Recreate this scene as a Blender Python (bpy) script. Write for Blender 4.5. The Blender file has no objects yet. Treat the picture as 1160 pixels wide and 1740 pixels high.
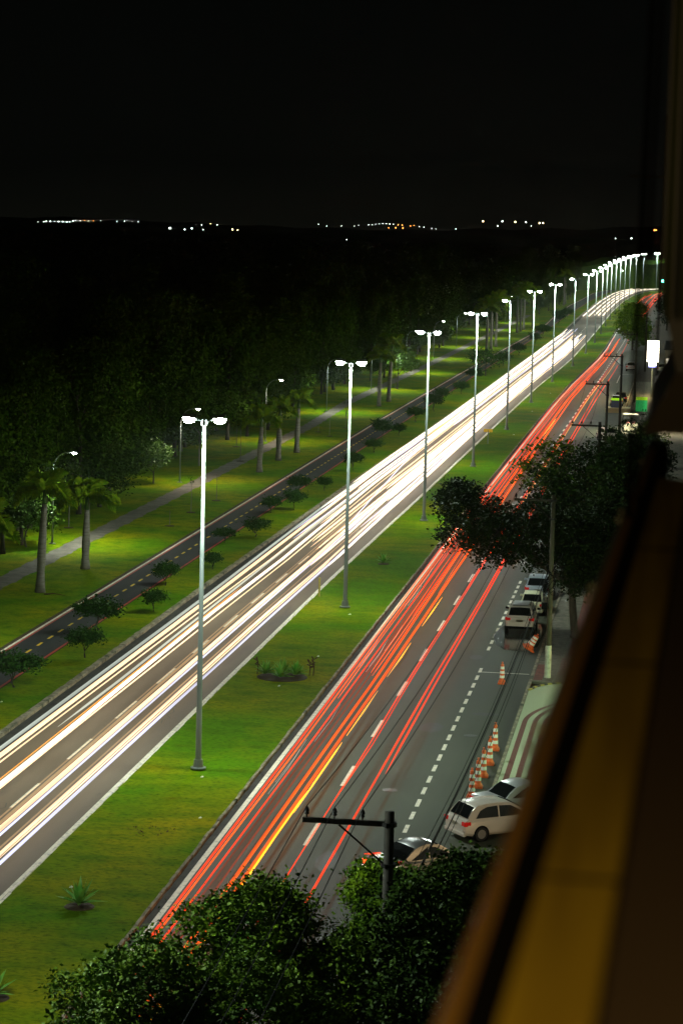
import bpy, math, random
import numpy as np
from mathutils import Vector, Matrix
random.seed(7); rng = np.random.default_rng(7)
sc = bpy.context.scene
col = sc.collection
# ------------------------------------------------------------------ camera, sky, exposure
CAM = Vector((21.03, -106.26, 25.0))
cam = bpy.data.objects.new('camera', bpy.data.cameras.new('camera')); col.objects.link(cam)
Mx = Matrix(((0.98984466, -0.04049786, 0.13626253), (0.14005651, 0.11380591, -0.98358141), (0.02432546, 0.99267726, 0.11832216)))
cam.matrix_world = Matrix.Translation(CAM) @ Mx.to_4x4()
cam.data.sensor_fit = 'VERTICAL'; cam.data.sensor_height = 36; cam.data.lens = 4100/1740*36
cam.data.clip_start = 0.1; cam.data.clip_end = 20000
cam.data.dof.use_dof = True; cam.data.dof.focus_distance = 190; cam.data.dof.aperture_fstop = 4.4
sc.camera = cam
w = bpy.data.worlds.new('World'); sc.world = w; w.use_nodes = True
bg = w.node_tree.nodes['Background']; bg.inputs[0].default_value = (0.75, 1.0, 0.9, 1); bg.inputs[1].default_value = 1
_t = w.node_tree.nodes.new('ShaderNodeTexCoord'); _s = w.node_tree.nodes.new('ShaderNodeSeparateXYZ'); _r = w.node_tree.nodes.new('ShaderNodeValToRGB')
w.node_tree.links.new(_t.outputs['Generated'], _s.inputs[0]); w.node_tree.links.new(_s.outputs[2], _r.inputs[0]); w.node_tree.links.new(_r.outputs[0], bg.inputs[0])
_r.color_ramp.elements[0].position = 0; _r.color_ramp.elements[0].color = (.0034, .0036, .0026, 1); _r.color_ramp.elements[1].position = .10; _r.color_ramp.elements[1].color = (.0007, .0010, .0009, 1)
_e = _r.color_ramp.elements.new(.022); _e.color = (.0016, .0019, .0015, 1)
sc.view_settings.view_transform = 'Standard'; sc.view_settings.look = 'None'; sc.view_settings.exposure = 0; sc.view_settings.gamma = 1
sc.render.engine = 'CYCLES'
cy = sc.cycles
cy.use_denoising = True; cy.max_bounces = 5; cy.diffuse_bounces = 2; cy.glossy_bounces = 3; cy.transmission_bounces = 3
cy.sample_clamp_indirect = 3; cy.caustics_reflective = False; cy.caustics_refractive = False; cy.use_light_tree = True
cy.filter_width = 1.5; cy.transparent_max_bounces = 48
# ------------------------------------------------------------------ helpers
ORD = ['nearest', 'second', 'third', 'fourth', 'fifth', 'sixth', 'seventh', 'eighth', 'ninth', 'tenth', 'eleventh', 'twelfth', 'thirteenth',
       'fourteenth', 'fifteenth', 'sixteenth', 'seventeenth', 'eighteenth', 'nineteenth', 'twentieth', 'twenty-first', 'twenty-second', 'twenty-third']
def tag(o, label=None, cat=None, group=None, kind=None):
    if label: o['label'] = label
    if cat: o['category'] = cat
    if group: o['group'] = group
    if kind: o['kind'] = kind
    return o
def empty(name, loc, label, cat, group=None, rz=0):
    o = bpy.data.objects.new(name, None); col.objects.link(o); o.location = loc; o.rotation_euler[2] = rz
    o.empty_display_size = 0.2
    return tag(o, label, cat, group)
class MB:
    def __init__(s): s.v = []; s.f = []
    def add(s, vs, fs):
        n = len(s.v); s.v += [tuple(p) for p in vs]; s.f += [tuple(i+n for i in f) for f in fs]; return s
    def box(s, c, d, rz=0, taper=1.0, ry=0):
        x, y, z = d[0]/2, d[1]/2, d[2]/2; ps = []
        R_ = Matrix.Rotation(rz, 3, 'Z') @ Matrix.Rotation(ry, 3, 'Y')
        for k in (-1, 1):
            t = taper if k > 0 else 1
            for a, b in ((-1, -1), (1, -1), (1, 1), (-1, 1)):
                p = R_ @ Vector((a*x*t, b*y*t, k*z)); ps.append((p[0]+c[0], p[1]+c[1], p[2]+c[2]))
        return s.add(ps, [(3, 2, 1, 0), (4, 5, 6, 7), (0, 1, 5, 4), (1, 2, 6, 5), (2, 3, 7, 6), (3, 0, 4, 7)])
    def tube(s, pts, r, n=8, cap=True, flat=1.0):
        pts = [Vector(p) for p in pts]; m = len(pts); rs = r if isinstance(r, (list, tuple)) else [r]*m; ps = []
        for i, p in enumerate(pts):
            t = (pts[min(i+1, m-1)]-pts[max(i-1, 0)]).normalized()
            up = Vector((0, 0, 1)) if abs(t.z) < .95 else Vector((1, 0, 0))
            a = t.cross(up).normalized(); b = a.cross(t)
            for k in range(n):
                an = 2*math.pi*k/n; ps.append(p+a*(rs[i]*math.cos(an))+b*(rs[i]*flat*math.sin(an)))
        fs = [(i*n+k, i*n+(k+1) % n, (i+1)*n+(k+1) % n, (i+1)*n+k) for i in range(m-1) for k in range(n)]
        if cap: fs += [tuple(range(n-1, -1, -1)), tuple((m-1)*n+k for k in range(n))]
        return s.add(ps, fs)
    def lathe(s, prof, c=(0, 0, 0), n=14):
        ps = [(c[0]+r*math.cos(2*math.pi*k/n), c[1]+r*math.sin(2*math.pi*k/n), c[2]+z) for r, z in prof for k in range(n)]
        m = len(prof)
        fs = [(i*n+k, i*n+(k+1) % n, (i+1)*n+(k+1) % n, (i+1)*n+k) for i in range(m-1) for k in range(n)]
        fs += [tuple(range(n-1, -1, -1)), tuple((m-1)*n+k for k in range(n))]
        return s.add(ps, fs)
    def prism(s, poly, ax0, ax1, plane='XZ'):
        n = len(poly); f = {'XZ': lambda p, t: (p[0], t, p[1]), 'XY': lambda p, t: (p[0], p[1], t), 'YZ': lambda p, t: (t, p[0], p[1])}[plane]
        return s.add([f(p, ax0) for p in poly]+[f(p, ax1) for p in poly],
                     [tuple(range(n))[::-1], tuple(range(n, 2*n))]+[(i, (i+1) % n, n+(i+1) % n, n+i) for i in range(n)])
    def build(s, name, m, parent=None, smooth=False, bevel=0, sub=0):
        me = bpy.data.meshes.new(name); me.from_pydata(s.v, [], s.f); me.materials.append(m)
        o = bpy.data.objects.new(name, me); col.objects.link(o)
        if parent: o.parent = parent
        if smooth: me.polygons.foreach_set('use_smooth', [True]*len(me.polygons))
        if bevel:
            b = o.modifiers.new('bevel', 'BEVEL'); b.width = bevel; b.segments = 2; b.limit_method = 'ANGLE'
        if sub:
            b = o.modifiers.new('sub', 'SUBSURF'); b.levels = sub; b.render_levels = sub
        return o
def copy_tree(o, parent=None):
    c = o.copy(); col.objects.link(c); c.parent = parent
    for ch in list(o.children): copy_tree(ch, c)
    return c
# ------------------------------------------------------------------ materials
def mat(name, c, rough=.7, metal=0, c2=None, scale=3, bump=0, bscale=None, emit=None, es=0, detail=4, spec=None, coords='Object', stretch=None, lo=.35, hi=.65):
    m = bpy.data.materials.new(name); m.use_nodes = True; nt = m.node_tree; b = nt.nodes['Principled BSDF']
    b.inputs['Base Color'].default_value = (*c, 1); b.inputs['Roughness'].default_value = rough; b.inputs['Metallic'].default_value = metal
    if spec is not None: b.inputs['Specular IOR Level'].default_value = spec
    if c2 or bump:
        tc = nt.nodes.new('ShaderNodeTexCoord'); mp = nt.nodes.new('ShaderNodeMapping'); nt.links.new(tc.outputs[coords], mp.inputs[0])
        if stretch: mp.inputs['Scale'].default_value = stretch
    if c2:
        n = nt.nodes.new('ShaderNodeTexNoise'); n.inputs['Scale'].default_value = scale; n.inputs['Detail'].default_value = detail
        nt.links.new(mp.outputs[0], n.inputs['Vector'])
        r = nt.nodes.new('ShaderNodeValToRGB'); r.color_ramp.elements[0].color = (*c, 1); r.color_ramp.elements[1].color = (*c2, 1)
        r.color_ramp.elements[0].position = lo; r.color_ramp.elements[1].position = hi
        nt.links.new(n.outputs[0], r.inputs[0]); nt.links.new(r.outputs[0], b.inputs['Base Color'])
    if bump:
        n = nt.nodes.new('ShaderNodeTexNoise'); n.inputs['Scale'].default_value = bscale or scale*5; n.inputs['Detail'].default_value = 3
        nt.links.new(mp.outputs[0], n.inputs['Vector'])
        bp = nt.nodes.new('ShaderNodeBump'); bp.inputs['Strength'].default_value = bump; nt.links.new(n.outputs[0], bp.inputs['Height'])
        nt.links.new(bp.outputs[0], b.inputs['Normal'])
    if emit:
        b.inputs['Emission Color'].default_value = (*emit, 1); b.inputs['Emission Strength'].default_value = es
    return m
def emis(name, c, s, sample=True):
    m = bpy.data.materials.new(name); m.use_nodes = True; nt = m.node_tree; nt.nodes.clear()
    e = nt.nodes.new('ShaderNodeEmission'); e.inputs[0].default_value = (*c, 1); e.inputs[1].default_value = s
    o = nt.nodes.new('ShaderNodeOutputMaterial'); nt.links.new(e.outputs[0], o.inputs[0])
    if not sample: m.cycles.emission_sampling = 'NONE'
    return m
def mixmat(name, layers, rough=.9, bump=.4, bscale=20, coords='Object', spec=.3):
    """layers: [(colour, scale, lo, hi, stretch)] - each mixed over the previous by a noise mask"""
    m = bpy.data.materials.new(name); m.use_nodes = True; nt = m.node_tree; b = nt.nodes['Principled BSDF']
    b.inputs['Roughness'].default_value = rough; b.inputs['Specular IOR Level'].default_value = spec
    tc = nt.nodes.new('ShaderNodeTexCoord'); prev = None
    for i, (c, scl, lo, hi, st) in enumerate(layers):
        if prev is None:
            rgb = nt.nodes.new('ShaderNodeRGB'); rgb.outputs[0].default_value = (*c, 1); prev = rgb.outputs[0]; continue
        mp = nt.nodes.new('ShaderNodeMapping'); mp.inputs['Scale'].default_value = st; mp.inputs['Location'].default_value = (i*13.1, i*7.7, 0)
        nt.links.new(tc.outputs[coords], mp.inputs[0])
        n = nt.nodes.new('ShaderNodeTexNoise'); n.inputs['Scale'].default_value = scl; n.inputs['Detail'].default_value = 5; n.inputs['Roughness'].default_value = .6
        nt.links.new(mp.outputs[0], n.inputs['Vector'])
        mr = nt.nodes.new('ShaderNodeMapRange'); mr.inputs[1].default_value = lo; mr.inputs[2].default_value = hi; nt.links.new(n.outputs[0], mr.inputs[0])
        mx = nt.nodes.new('ShaderNodeMix'); mx.data_type = 'RGBA'; mx.inputs[7].default_value = (*c, 1)
        nt.links.new(mr.outputs[0], mx.inputs[0]); nt.links.new(prev, mx.inputs[6]); prev = mx.outputs[2]
    nt.links.new(prev, b.inputs['Base Color'])
    n = nt.nodes.new('ShaderNodeTexNoise'); n.inputs['Scale'].default_value = bscale; n.inputs['Detail'].default_value = 3
    nt.links.new(tc.outputs[coords], n.inputs['Vector']); bp = nt.nodes.new('ShaderNodeBump'); bp.inputs['Strength'].default_value = bump
    nt.links.new(n.outputs[0], bp.inputs['Height']); nt.links.new(bp.outputs[0], b.inputs['Normal'])
    return m
S1 = (1, 1, 1)
M = {}
M['grass'] = mixmat('grass', [((.072, .180, .0006), 0, 0, 0, S1), ((.25, .220, .001), .10, .42, .70, S1), ((.052, .125, .0006), .8, .45, .75, (.5, 1, 1)),
                              ((.13, .10, .002), .45, .62, .82, (.5, 1, 1)), ((.022, .055, .0006), 7, .46, .78, (.6, 1, 1)), ((.20, .23, .002), 8, .60, .9, (.5, 1, 1)), ((.10, .06, .004), 3.1, .74, .82, S1)], bump=1, bscale=12, spec=.03)
M['park_grass'] = mixmat('park_grass', [((.075, .170, .0008), 0, 0, 0, S1), ((.21, .210, .001), .14, .40, .68, S1), ((.032, .095, .0008), .8, .46, .75, S1),
                                        ((.11, .085, .002), .4, .64, .80, S1), ((.022, .060, .0006), 6, .5, .8, S1), ((.15, .20, .002), 9, .62, .85, S1)], bump=.9, bscale=10, spec=.03)
M['asphalt'] = mixmat('asphalt', [((.115, .092, .062), 0, 0, 0, S1), ((.145, .115, .078), .5, .4, .7, (1, .15, 1)), ((.044, .044, .040), .25, .58, .75, (1, .12, 1)),
                                  ((.11, .105, .09), 45, .6, .75, S1), ((.03, .03, .028), 1.4, .68, .76, (1, .5, 1))], rough=.75, bump=.25, bscale=60)
M['asphalt_lane'] = mixmat('asphalt_lane', [((.043, .050, .030), 0, 0, 0, S1), ((.056, .062, .038), .6, .4, .7, (1, .12, 1)), ((.030, .034, .027), .2, .58, .7, (1, .2, 1)),
                                  ((.10, .10, .085), 45, .6, .75, S1), ((.022, .024, .020), 1.1, .70, .77, (1, .6, 1))], rough=.72, bump=.25, bscale=60)
M['gutter'] = mixmat('gutter', [((.030, .030, .024), 0, 0, 0, S1), ((.055, .052, .040), 2, .4, .7, (1, .3, 1)), ((.014, .015, .012), 4, .5, .7, (1, .3, 1))], bump=.3)
M['cycle'] = mixmat('cycle_asphalt', [((.020, .023, .022), 0, 0, 0, S1), ((.032, .035, .033), .8, .4, .7, (1, .3, 1)), ((.05, .055, .05), 50, .62, .75, S1)], rough=.7, bump=.2, bscale=60)
M['concrete'] = mixmat('kerb_concrete', [((.30, .26, .18), 0, 0, 0, S1), ((.16, .14, .095), 3, .42, .6, (1, .5, 1)), ((.05, .055, .03), 1.7, .55, .68, (1, .6, 1))], bump=.6, bscale=12)
M['walk'] = mixmat('path_concrete', [((.15, .14, .11), 0, 0, 0, S1), ((.10, .092, .072), .9, .4, .6, S1), ((.06, .08, .03), 1.5, .62, .72, S1)], bump=.3, bscale=15)
M['white_paint'] = mixmat('white_paint', [((.75, .70, .56), 0, 0, 0, S1), ((.40, .38, .31), 3, .5, .7, S1), ((.12, .12, .10), 9, .66, .76, S1)], rough=.6, bump=.1)
M['red_paint'] = mixmat('red_paint', [((.42, .055, .035), 0, 0, 0, S1), ((.26, .05, .03), 2, .5, .7, S1), ((.08, .06, .05), 8, .66, .76, S1)], rough=.6, bump=.1)
M['yellow_paint'] = mixmat('yellow_paint', [((.80, .50, .03), 0, 0, 0, S1), ((.55, .33, .03), 4, .5, .7, S1)], rough=.6, bump=.1)
M['soil'] = mixmat('soil', [((.035, .025, .012), 0, 0, 0, S1), ((.06, .04, .018), 3, .4, .7, S1)], bump=.8)
M['leaf_forest'] = mat('forest_leaf', (.022, .060, .002), .7, c2=(.048, .088, .004), scale=.35, spec=.05)
M['leaf_near'] = mat('street_tree_leaf', (.032, .085, .002), .6, c2=(.105, .180, .004), scale=1.1, spec=.1)
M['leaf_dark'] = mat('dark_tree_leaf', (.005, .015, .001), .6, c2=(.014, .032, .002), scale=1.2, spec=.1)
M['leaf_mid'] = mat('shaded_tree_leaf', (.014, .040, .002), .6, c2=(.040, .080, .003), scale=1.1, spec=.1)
M['leaf_shrub'] = mat('shrub_leaf', (.014, .050, .007), .6, c2=(.030, .078, .008), scale=3, spec=.08)
M['leaf_bright'] = mat('young_tree_leaf', (.05, .12, .015), .45, c2=(.09, .18, .02), scale=2, spec=.4)
M['frond'] = mat('palm_frond_leaf', (.08, .20, .004), .5, c2=(.20, .28, .006), scale=1.5, spec=.15)
M['palm_trunk'] = mat('palm_trunk_bark', (.20, .19, .15), .8, c2=(.13, .12, .09), scale=2, bump=.5, bscale=6, stretch=(1, 1, 6))
M['crownshaft'] = mat('crownshaft_green', (.05, .11, .02), .4)
M['bark'] = mat('bark', (.03, .026, .016), .9, c2=(.06, .05, .035), scale=5, bump=.8, bscale=12, stretch=(1, 1, .3))
M['pale_bark'] = mat('pale_bark', (.20, .18, .14), .85, c2=(.10, .09, .07), scale=3, bump=.6, bscale=9, stretch=(1, 1, .3))
M['steel'] = mat('galvanised_steel', (.20, .23, .21), .5, .3, c2=(.14, .17, .15), scale=2, stretch=(1, 1, .3))
M['wood_pole'] = mat('weathered_pole', (.035, .030, .018), .85, c2=(.018, .016, .010), scale=3, bump=.4, stretch=(4, 4, .4))
M['conc_pole'] = mat('concrete_pole', (.065, .058, .028), .85, c2=(.04, .036, .018), scale=4, bump=.3, stretch=(1, 1, .3))
M['whitewash'] = mat('whitewash', (.55, .56, .42), .8, c2=(.33, .34, .25), scale=5)
M['dark_metal'] = mat('dark_metal', (.02, .02, .018), .5, .6)
M['black'] = mat('black_rubber', (.004, .004, .004), .8, spec=.05)
M['agave'] = mat('agave_leaf', (.08, .30, .03), .5, c2=(.20, .36, .05), scale=2, spec=.4)
M['dry'] = mat('dried_stalk', (.06, .03, .012), .9)
M['cone'] = mat('cone_orange', (.80, .14, .02), .5, c2=(.62, .10, .015), scale=6)
M['band'] = mat('reflective_band', (.80, .80, .72), .4)
M['glass'] = mat('car_glass', (.006, .007, .007), .05, spec=.8)
M['silver'] = mat('silver_paint', (.42, .44, .43), .28, .35, spec=.6)
M['grey_car'] = mat('dark_grey_paint', (.12, .125, .12), .3, .3, spec=.5)
M['pearl'] = mat('pearl_white_paint', (.62, .57, .49), .25, .1, spec=.6)
M['cream'] = mat('cream_paint', (.60, .60, .40), .3, 0, spec=.6)
M['blue_silver'] = mat('bluish_silver_paint', (.36, .42, .46), .28, .4, spec=.6)
M['chrome'] = mat('chrome', (.7, .7, .7), .15, 1)
M['tail'] = mat('tail_light_red', (.45, .01, .01), .2, emit=(1, .02, .01), es=.12)
M['tail_on'] = emis('tail_light_lit', (1, .06, .01), 6)
M['reverse_on'] = emis('reversing_light_lit', (1, .85, .6), 6)
M['plate'] = mat('number_plate', (.32, .28, .14), .5)
M['tyre'] = mat('tyre', (.012, .012, .012), .8)
M['rim'] = mat('rim', (.35, .35, .35), .35, .8)
M['lens'] = emis('lamp_glass_cool', (.86, 1.0, .93), 260, False)
M['lens_warm'] = emis('lamp_glass_warm', (1.0, .82, .74), 90, False)
M['lens_park'] = emis('lamp_glass_park', (.92, 1.0, .90), 150, False)
# ------------------------------------------------------------------ road layout (metres; Y runs along the avenue, X across it)
def F(pts):
    ys = [p[0] for p in pts]; xs = [p[1] for p in pts]
    return lambda y: float(np.interp(y, ys, xs))
kL = F([(-160, -11), (60, -10.5), (120, -10), (190, -9.2), (250, -8.7), (370, -8.1), (470, -7.5), (600, -8.4), (740, -8.7), (850, -7.6), (900, -5.5), (935, -2.8), (960, 1), (985, 7), (1005, 15), (1025, 32), (1045, 70)])
eR = F([(-160, -3.1), (60, -3), (118, -2.5), (210, -2.0), (278, -1.5), (337, -.5), (370, -.1), (460, -.1), (551, -.4), (650, -.8), (768, -.2), (850, 1.6), (910, 5), (940, 9.5), (960, 15), (980, 28), (1000, 60)])
mR = F([(-160, 2.8), (145, 2.8), (236, 3.0), (288, 3.4), (335, 4.2), (370, 4.8), (411, 5.0), (500, 4.7), (600, 4.2), (720, 4.4), (830, 6.2), (900, 11), (930, 18), (950, 30), (970, 70)])
oR = F([(-160, 13.4), (600, 13.6), (800, 16), (900, 24), (930, 40), (945, 75)])
cL = F([(-160, -17.05), (206, -16.9), (306, -16.2), (400, -15.2), (480, -14.2), (540, -14.5), (620, -15.9), (704, -16.1), (770, -15.2), (865, -14.6), (914, -11.7), (960, -6), (1000, 4), (1040, 30)])
cR = F([(-160, -14.3), (148, -13.9), (300, -13.3), (473, -12.3), (560, -12.3), (650, -12.1), (756, -11.7), (851, -10.2), (914, -8), (960, -3), (1000, 9), (1040, 36)])
pM = F([(-160, 0), (243, 0), (285, .3), (335, 1.5), (385, 2), (435, 2), (483, 1.7), (560, 1.0), (610, .9), (700, 1.0), (800, 2.2), (870, 5), (920, 10), (960, 20)])
Y0, Y1 = -70, 1000
def ys_range(a, b, st=6): 
    n = max(2, int((b-a)/st)+1); return list(np.linspace(a, b, n))
def ribbon(mb, l, r, a, b, z, th=0, st=6):
    """a strip of ground between two offset curves; with th it becomes a raised kerb with sides"""
    ys = ys_range(a, b, st); n = len(ys)
    L = [(l(y), y, z) for y in ys]; R_ = [(r(y), y, z) for y in ys]
    vs = L+R_; fs = [(i, n+i, n+i+1, i+1) for i in range(n-1)]
    if th:
        vs += [(p[0], p[1], z-th) for p in L]+[(p[0], p[1], z-th) for p in R_]
        fs += [(i, i+1, 2*n+i+1, 2*n+i) for i in range(n-1)]+[(n+i+1, n+i, 3*n+i, 3*n+i+1) for i in range(n-1)]
        fs += [(0, 2*n, 3*n, n), (n-1, 2*n-1, 4*n-1, 3*n-1)]
    return mb.add(vs, fs)
def sheet(name, m, l, r, z, a=Y0, b=Y1, th=0, kind='structure', st=6):
    o = ribbon(MB(), l, r, a, b, z, th, st).build(name, m); tag(o, kind=kind); return o
def off(f, d): return lambda y: f(y)+d
c_ = lambda v: (lambda y: v)
ground = MB().add([(-9000, -400, -.06), (9000, -400, -.06), (9000, 12000, -.06), (-9000, 12000, -.06)], [(0, 1, 2, 3)]).build('ground', M['soil']); tag(ground, kind='structure')
sheet('park_lawn', M['park_grass'], c_(-36), off(cL, -.45), .06, b=960)
pl_ = F([(-70, -25.4), (190, -25), (230, -26), (330, -25), (600, -24)])
sheet('path', M['walk'], lambda y: pl_(y)+.07*math.sin(y*1.7)+.05*math.sin(y*4.1), lambda y: pl_(y)+1.65+.08*math.sin(y*1.3+1)+.06*math.sin(y*3.7), .066, b=600, st=.6)
sheet('soil_edge', M['soil'], off(cL, -.45), off(cL, -.16), .05, th=.1)
sheet('cycle_path', M['cycle'], cL, cR, .04)
sheet('verge_lawn', M['grass'], off(cR, .13), off(kL, -.35), .07)
sheet('road', M['asphalt'], off(kL, 0), off(eR, .22), .0)
sheet('road_gutter', M['gutter'], off(kL, .0), off(kL, .85), .005, th=.004)
sheet('median_lawn', M['grass'], off(eR, .34), off(mR, -.13), .10, b=970)
sheet('service_road', M['asphalt_lane'], mR, lambda y: (18.2 if -28 < y < -.2 else oR(y)), .0, b=945, st=1.2)
sheet('service_road_gutter', M['gutter'], off(mR, .0), off(mR, .36), .005, b=945)
mk = MB(); ribbon(mk, off(cL, -.16), off(cL, 0), Y0, Y1, .05, .1); tag(mk.build('cycle_path_kerb', M['white_paint']), kind='structure')
def wobbly_kerb(name, f, wd, z, a, b, m):
    mb = MB(); y = a; 
    while y < b:
        l = .95 if y < 260 else 4.0
        j = random.uniform(-.025, .025); dz = random.uniform(-.02, .02)
        y2 = y+l-(.03 if y < 260 else 0)
        mb.add([(f(y)+j, y, z+dz), (f(y)+j+wd, y, z+dz), (f(y2)+j+wd, y2, z+dz), (f(y2)+j, y2, z+dz), (f(y)+j, y, -.02), (f(y)+j+wd, y, -.02), (f(y2)+j+wd, y2, -.02), (f(y2)+j, y2, -.02)],
               [(0, 1, 2, 3), (0, 4, 5, 1), (1, 5, 6, 2), (2, 6, 7, 3), (3, 7, 4, 0)])
        y += l
    tag(mb.build(name, m, bevel=.02), kind='structure')
wobbly_kerb('road_kerb', off(kL, -.35), .34, .15, Y0, 985, M['concrete'])
wobbly_kerb('median_kerb', off(eR, .23), .12, .12, Y0, 930, M['white_paint'])
wobbly_kerb('service_road_kerb', off(mR, -.14), .14, .14, Y0, 930, M['concrete'])
# painted marks
mb = MB(); ribbon(mb, off(eR, -.02), off(eR, .14), Y0, 940, .006); ribbon(mb, off(mR, .30), off(mR, .52), Y0, 930, .009)
tag(mb.build('road_edge_lines', M['white_paint']), kind='structure')
mb = MB()
y = -56.6
while y < 520:
    x = lambda q: kL(q)+.56*(eR(q)-kL(q))
    ribbon(mb, off(x, -.07), off(x, .07), y, y+4.6, .006, st=3); y += 9.6
lane = F([(-60, 6.8), (183, 6.8), (312, 7.7), (435, 8.2), (600, 8), (900, 13)])
y = -22.6+10.7*-4
while y < 560:
    ribbon(mb, off(lane, -.09), off(lane, .09), y, y+(4.1 if y < 90 else 3.4), .006, st=3); y += 10.7 if y < 130 else 7.2
tag(mb.build('lane_marks', M['white_paint']), kind='structure')
mb = MB(); y = -29.8
while y < 30:
    if y > -28 or y < -29: ribbon(mb, c_(10.41), c_(10.59), y, y+1.35, .006, st=1.2)
    y += 2.32
mb.add([(10.41, 28.3, .006), (13.3, 28.3, .006), (13.3, 28.42, .006), (10.41, 28.42, .006)], [(0, 1, 2, 3)])
for k in range(13): ribbon(mb, c_(10.3), c_(10.48), 35.5+k*2.32, 36.8+k*2.32, .006, st=1.2)
ribbon(mb, c_(10.7), c_(10.8), 296, 322, .006); mb.add([(10.8, 321, .006), (13.6, 321, .006), (13.6, 321.3, .006), (10.8, 321.3, .006)], [(0, 1, 2, 3)])
tag(mb.build('parking_marks', M['white_paint']), kind='structure')
mb = MB(); ribbon(mb, off(cL, .02), off(cL, .16), Y0, Y1, .044); ribbon(mb, off(cR, -.16), off(cR, 0), Y0, Y1, .044)
tag(mb.build('cycle_path_red_lines', M['red_paint']), kind='structure')
mb = MB(); y = -60.; cM = lambda q: .52*cL(q)+.48*cR(q)
while y < 460: ribbon(mb, off(cM, -.075), off(cM, .075), y, y+1.1, .045, st=1); y += 2.42
tag(mb.build('cycle_path_yellow_dashes', M['yellow_paint']), kind='structure')
# pavement on the building side, with wavy red and white stripes
def wavy():
    m = bpy.data.materials.new('wavy_paving'); m.use_nodes = True; nt = m.node_tree; b = nt.nodes['Principled BSDF']; b.inputs['Roughness'].default_value = .8
    tc = nt.nodes.new('ShaderNodeTexCoord'); sp = nt.nodes.new('ShaderNodeSeparateXYZ'); nt.links.new(tc.outputs['Object'], sp.inputs[0])
    def mth(op, a, bb=None):
        n = nt.nodes.new('ShaderNodeMath'); n.operation = op
        for i, v in enumerate((a, bb)):
            if v is None: continue
            if isinstance(v, (int, float)): n.inputs[i].default_value = v
            else: nt.links.new(v, n.inputs[i])
        return n.outputs[0]
    q = mth('MAXIMUM', mth('SUBTRACT', sp.outputs[1], 14.5), 0.0)
    s = mth('MULTIPLY', mth('MULTIPLY', q, q), .05)
    xs = mth('SUBTRACT', mth('SUBTRACT', sp.outputs[0], s), 13.82)
    x = mth('FRACT', mth('MULTIPLY', xs, 1/.52))
    k = mth('MULTIPLY', mth('LESS_THAN', x, .50), mth('GREATER_THAN', xs, 0.0))
    n = nt.nodes.new('ShaderNodeTexNoise'); n.inputs['Scale'].default_value = 9; nt.links.new(tc.outputs['Object'], n.inputs['Vector'])
    w1 = nt.nodes.new('ShaderNodeMix'); w1.data_type = 'RGBA'; w1.inputs[6].default_value = (.46, .50, .33, 1); w1.inputs[7].default_value = (.32, .35, .22, 1); nt.links.new(n.outputs[0], w1.inputs[0])
    mx = nt.nodes.new('ShaderNodeMix'); mx.data_type = 'RGBA'; mx.inputs[7].default_value = (.13, .032, .022, 1)
    nt.links.new(k, mx.inputs[0]); nt.links.new(w1.outputs[2], mx.inputs[6]); nt.links.new(mx.outputs[2], b.inputs['Base Color'])
    return m
pv = MB(); pv.prism([(13.62, -.3), (22, -.3), (22, 25.6), (15.3, 25.6), (14.3, 24.9), (13.62, 22.9)], -.02, .12, 'XY')
tag(pv.build('wavy_pavement', wavy()), kind='structure')
M['red_tiles'] = mixmat('red_tiles', [((.17, .05, .035), 0, 0, 0, S1), ((.10, .035, .025), 3, .4, .6, S1)], bump=.3)
M['grey_tiles'] = mixmat('grey_tiles', [((.15, .14, .10), 0, 0, 0, S1), ((.09, .085, .06), 2.5, .4, .6, S1), ((.045, .05, .03), 1.1, .55, .7, S1)], bump=.3)
pv = MB(); pv.prism([(13.62, 25.7), (22, 25.7), (22, 300), (13.8, 300)], -.02, .118, 'XY'); pv.prism([(18.2, -70), (22, -70), (22, -.32), (18.2, -.32)], -.02, .118, 'XY'); pv.prism([(13.6, -70), (18.18, -70), (18.18, -28.2), (13.6, -28.2)], -.02, .118, 'XY')
tag(pv.build('pavement', M['grey_tiles']), kind='structure')
pv = MB(); pv.prism([(13.66, 26.2), (14.15, 26.2), (14.15, 31.0), (13.66, 31.0)], .1, .126, 'XY'); pv.prism([(15.2, 34.5), (16.6, 34.5), (16.6, 60), (15.2, 60)], .1, .125, 'XY')
for k in range(7): pv.prism([(14.9, 28.2+k*.8), (17.6, 28.2+k*.8), (17.6, 28.55+k*.8), (14.9, 28.55+k*.8)], .1, .124, 'XY')
tag(pv.build('pavement_red_tiles', M['red_tiles']), kind='structure')
mb = MB(); ribbon(mb, c_(13.44), c_(13.60), -.3, 300, .13, .15, st=1); ribbon(mb, c_(18.02), c_(18.18), -28, -.3, .13, .15, st=1)
tag(mb.build('pavement_kerb', M['concrete']), kind='structure')
M['patch'] = mixmat('tar_patch', [((.026, .026, .020), 0, 0, 0, S1), ((.036, .036, .028), 4, .4, .7, S1)], rough=.6, bump=.2, bscale=50)
mb = MB()
for (x, y, wx, wy) in [(9.4, 12.5, 1.1, 2.6), (8.0, -14, .8, 3.2), (9.9, 33, .7, 1.6), (11.8, 16.5, 1.3, .9), (6.0, 88, 1.2, 3.0), (9.2, 214, 2.2, 5), (8.9, 47, .5, 7)]:
    k = 7; mb.add([(x+wx/2*math.cos(a)*(1 if abs(math.cos(a)) < .7 else 1.15), y+wy/2*math.sin(a), .0025) for a in np.linspace(.3, 2*math.pi+.3, k, endpoint=False)], [tuple(range(k))])
rr_ = random.Random(4)
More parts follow.
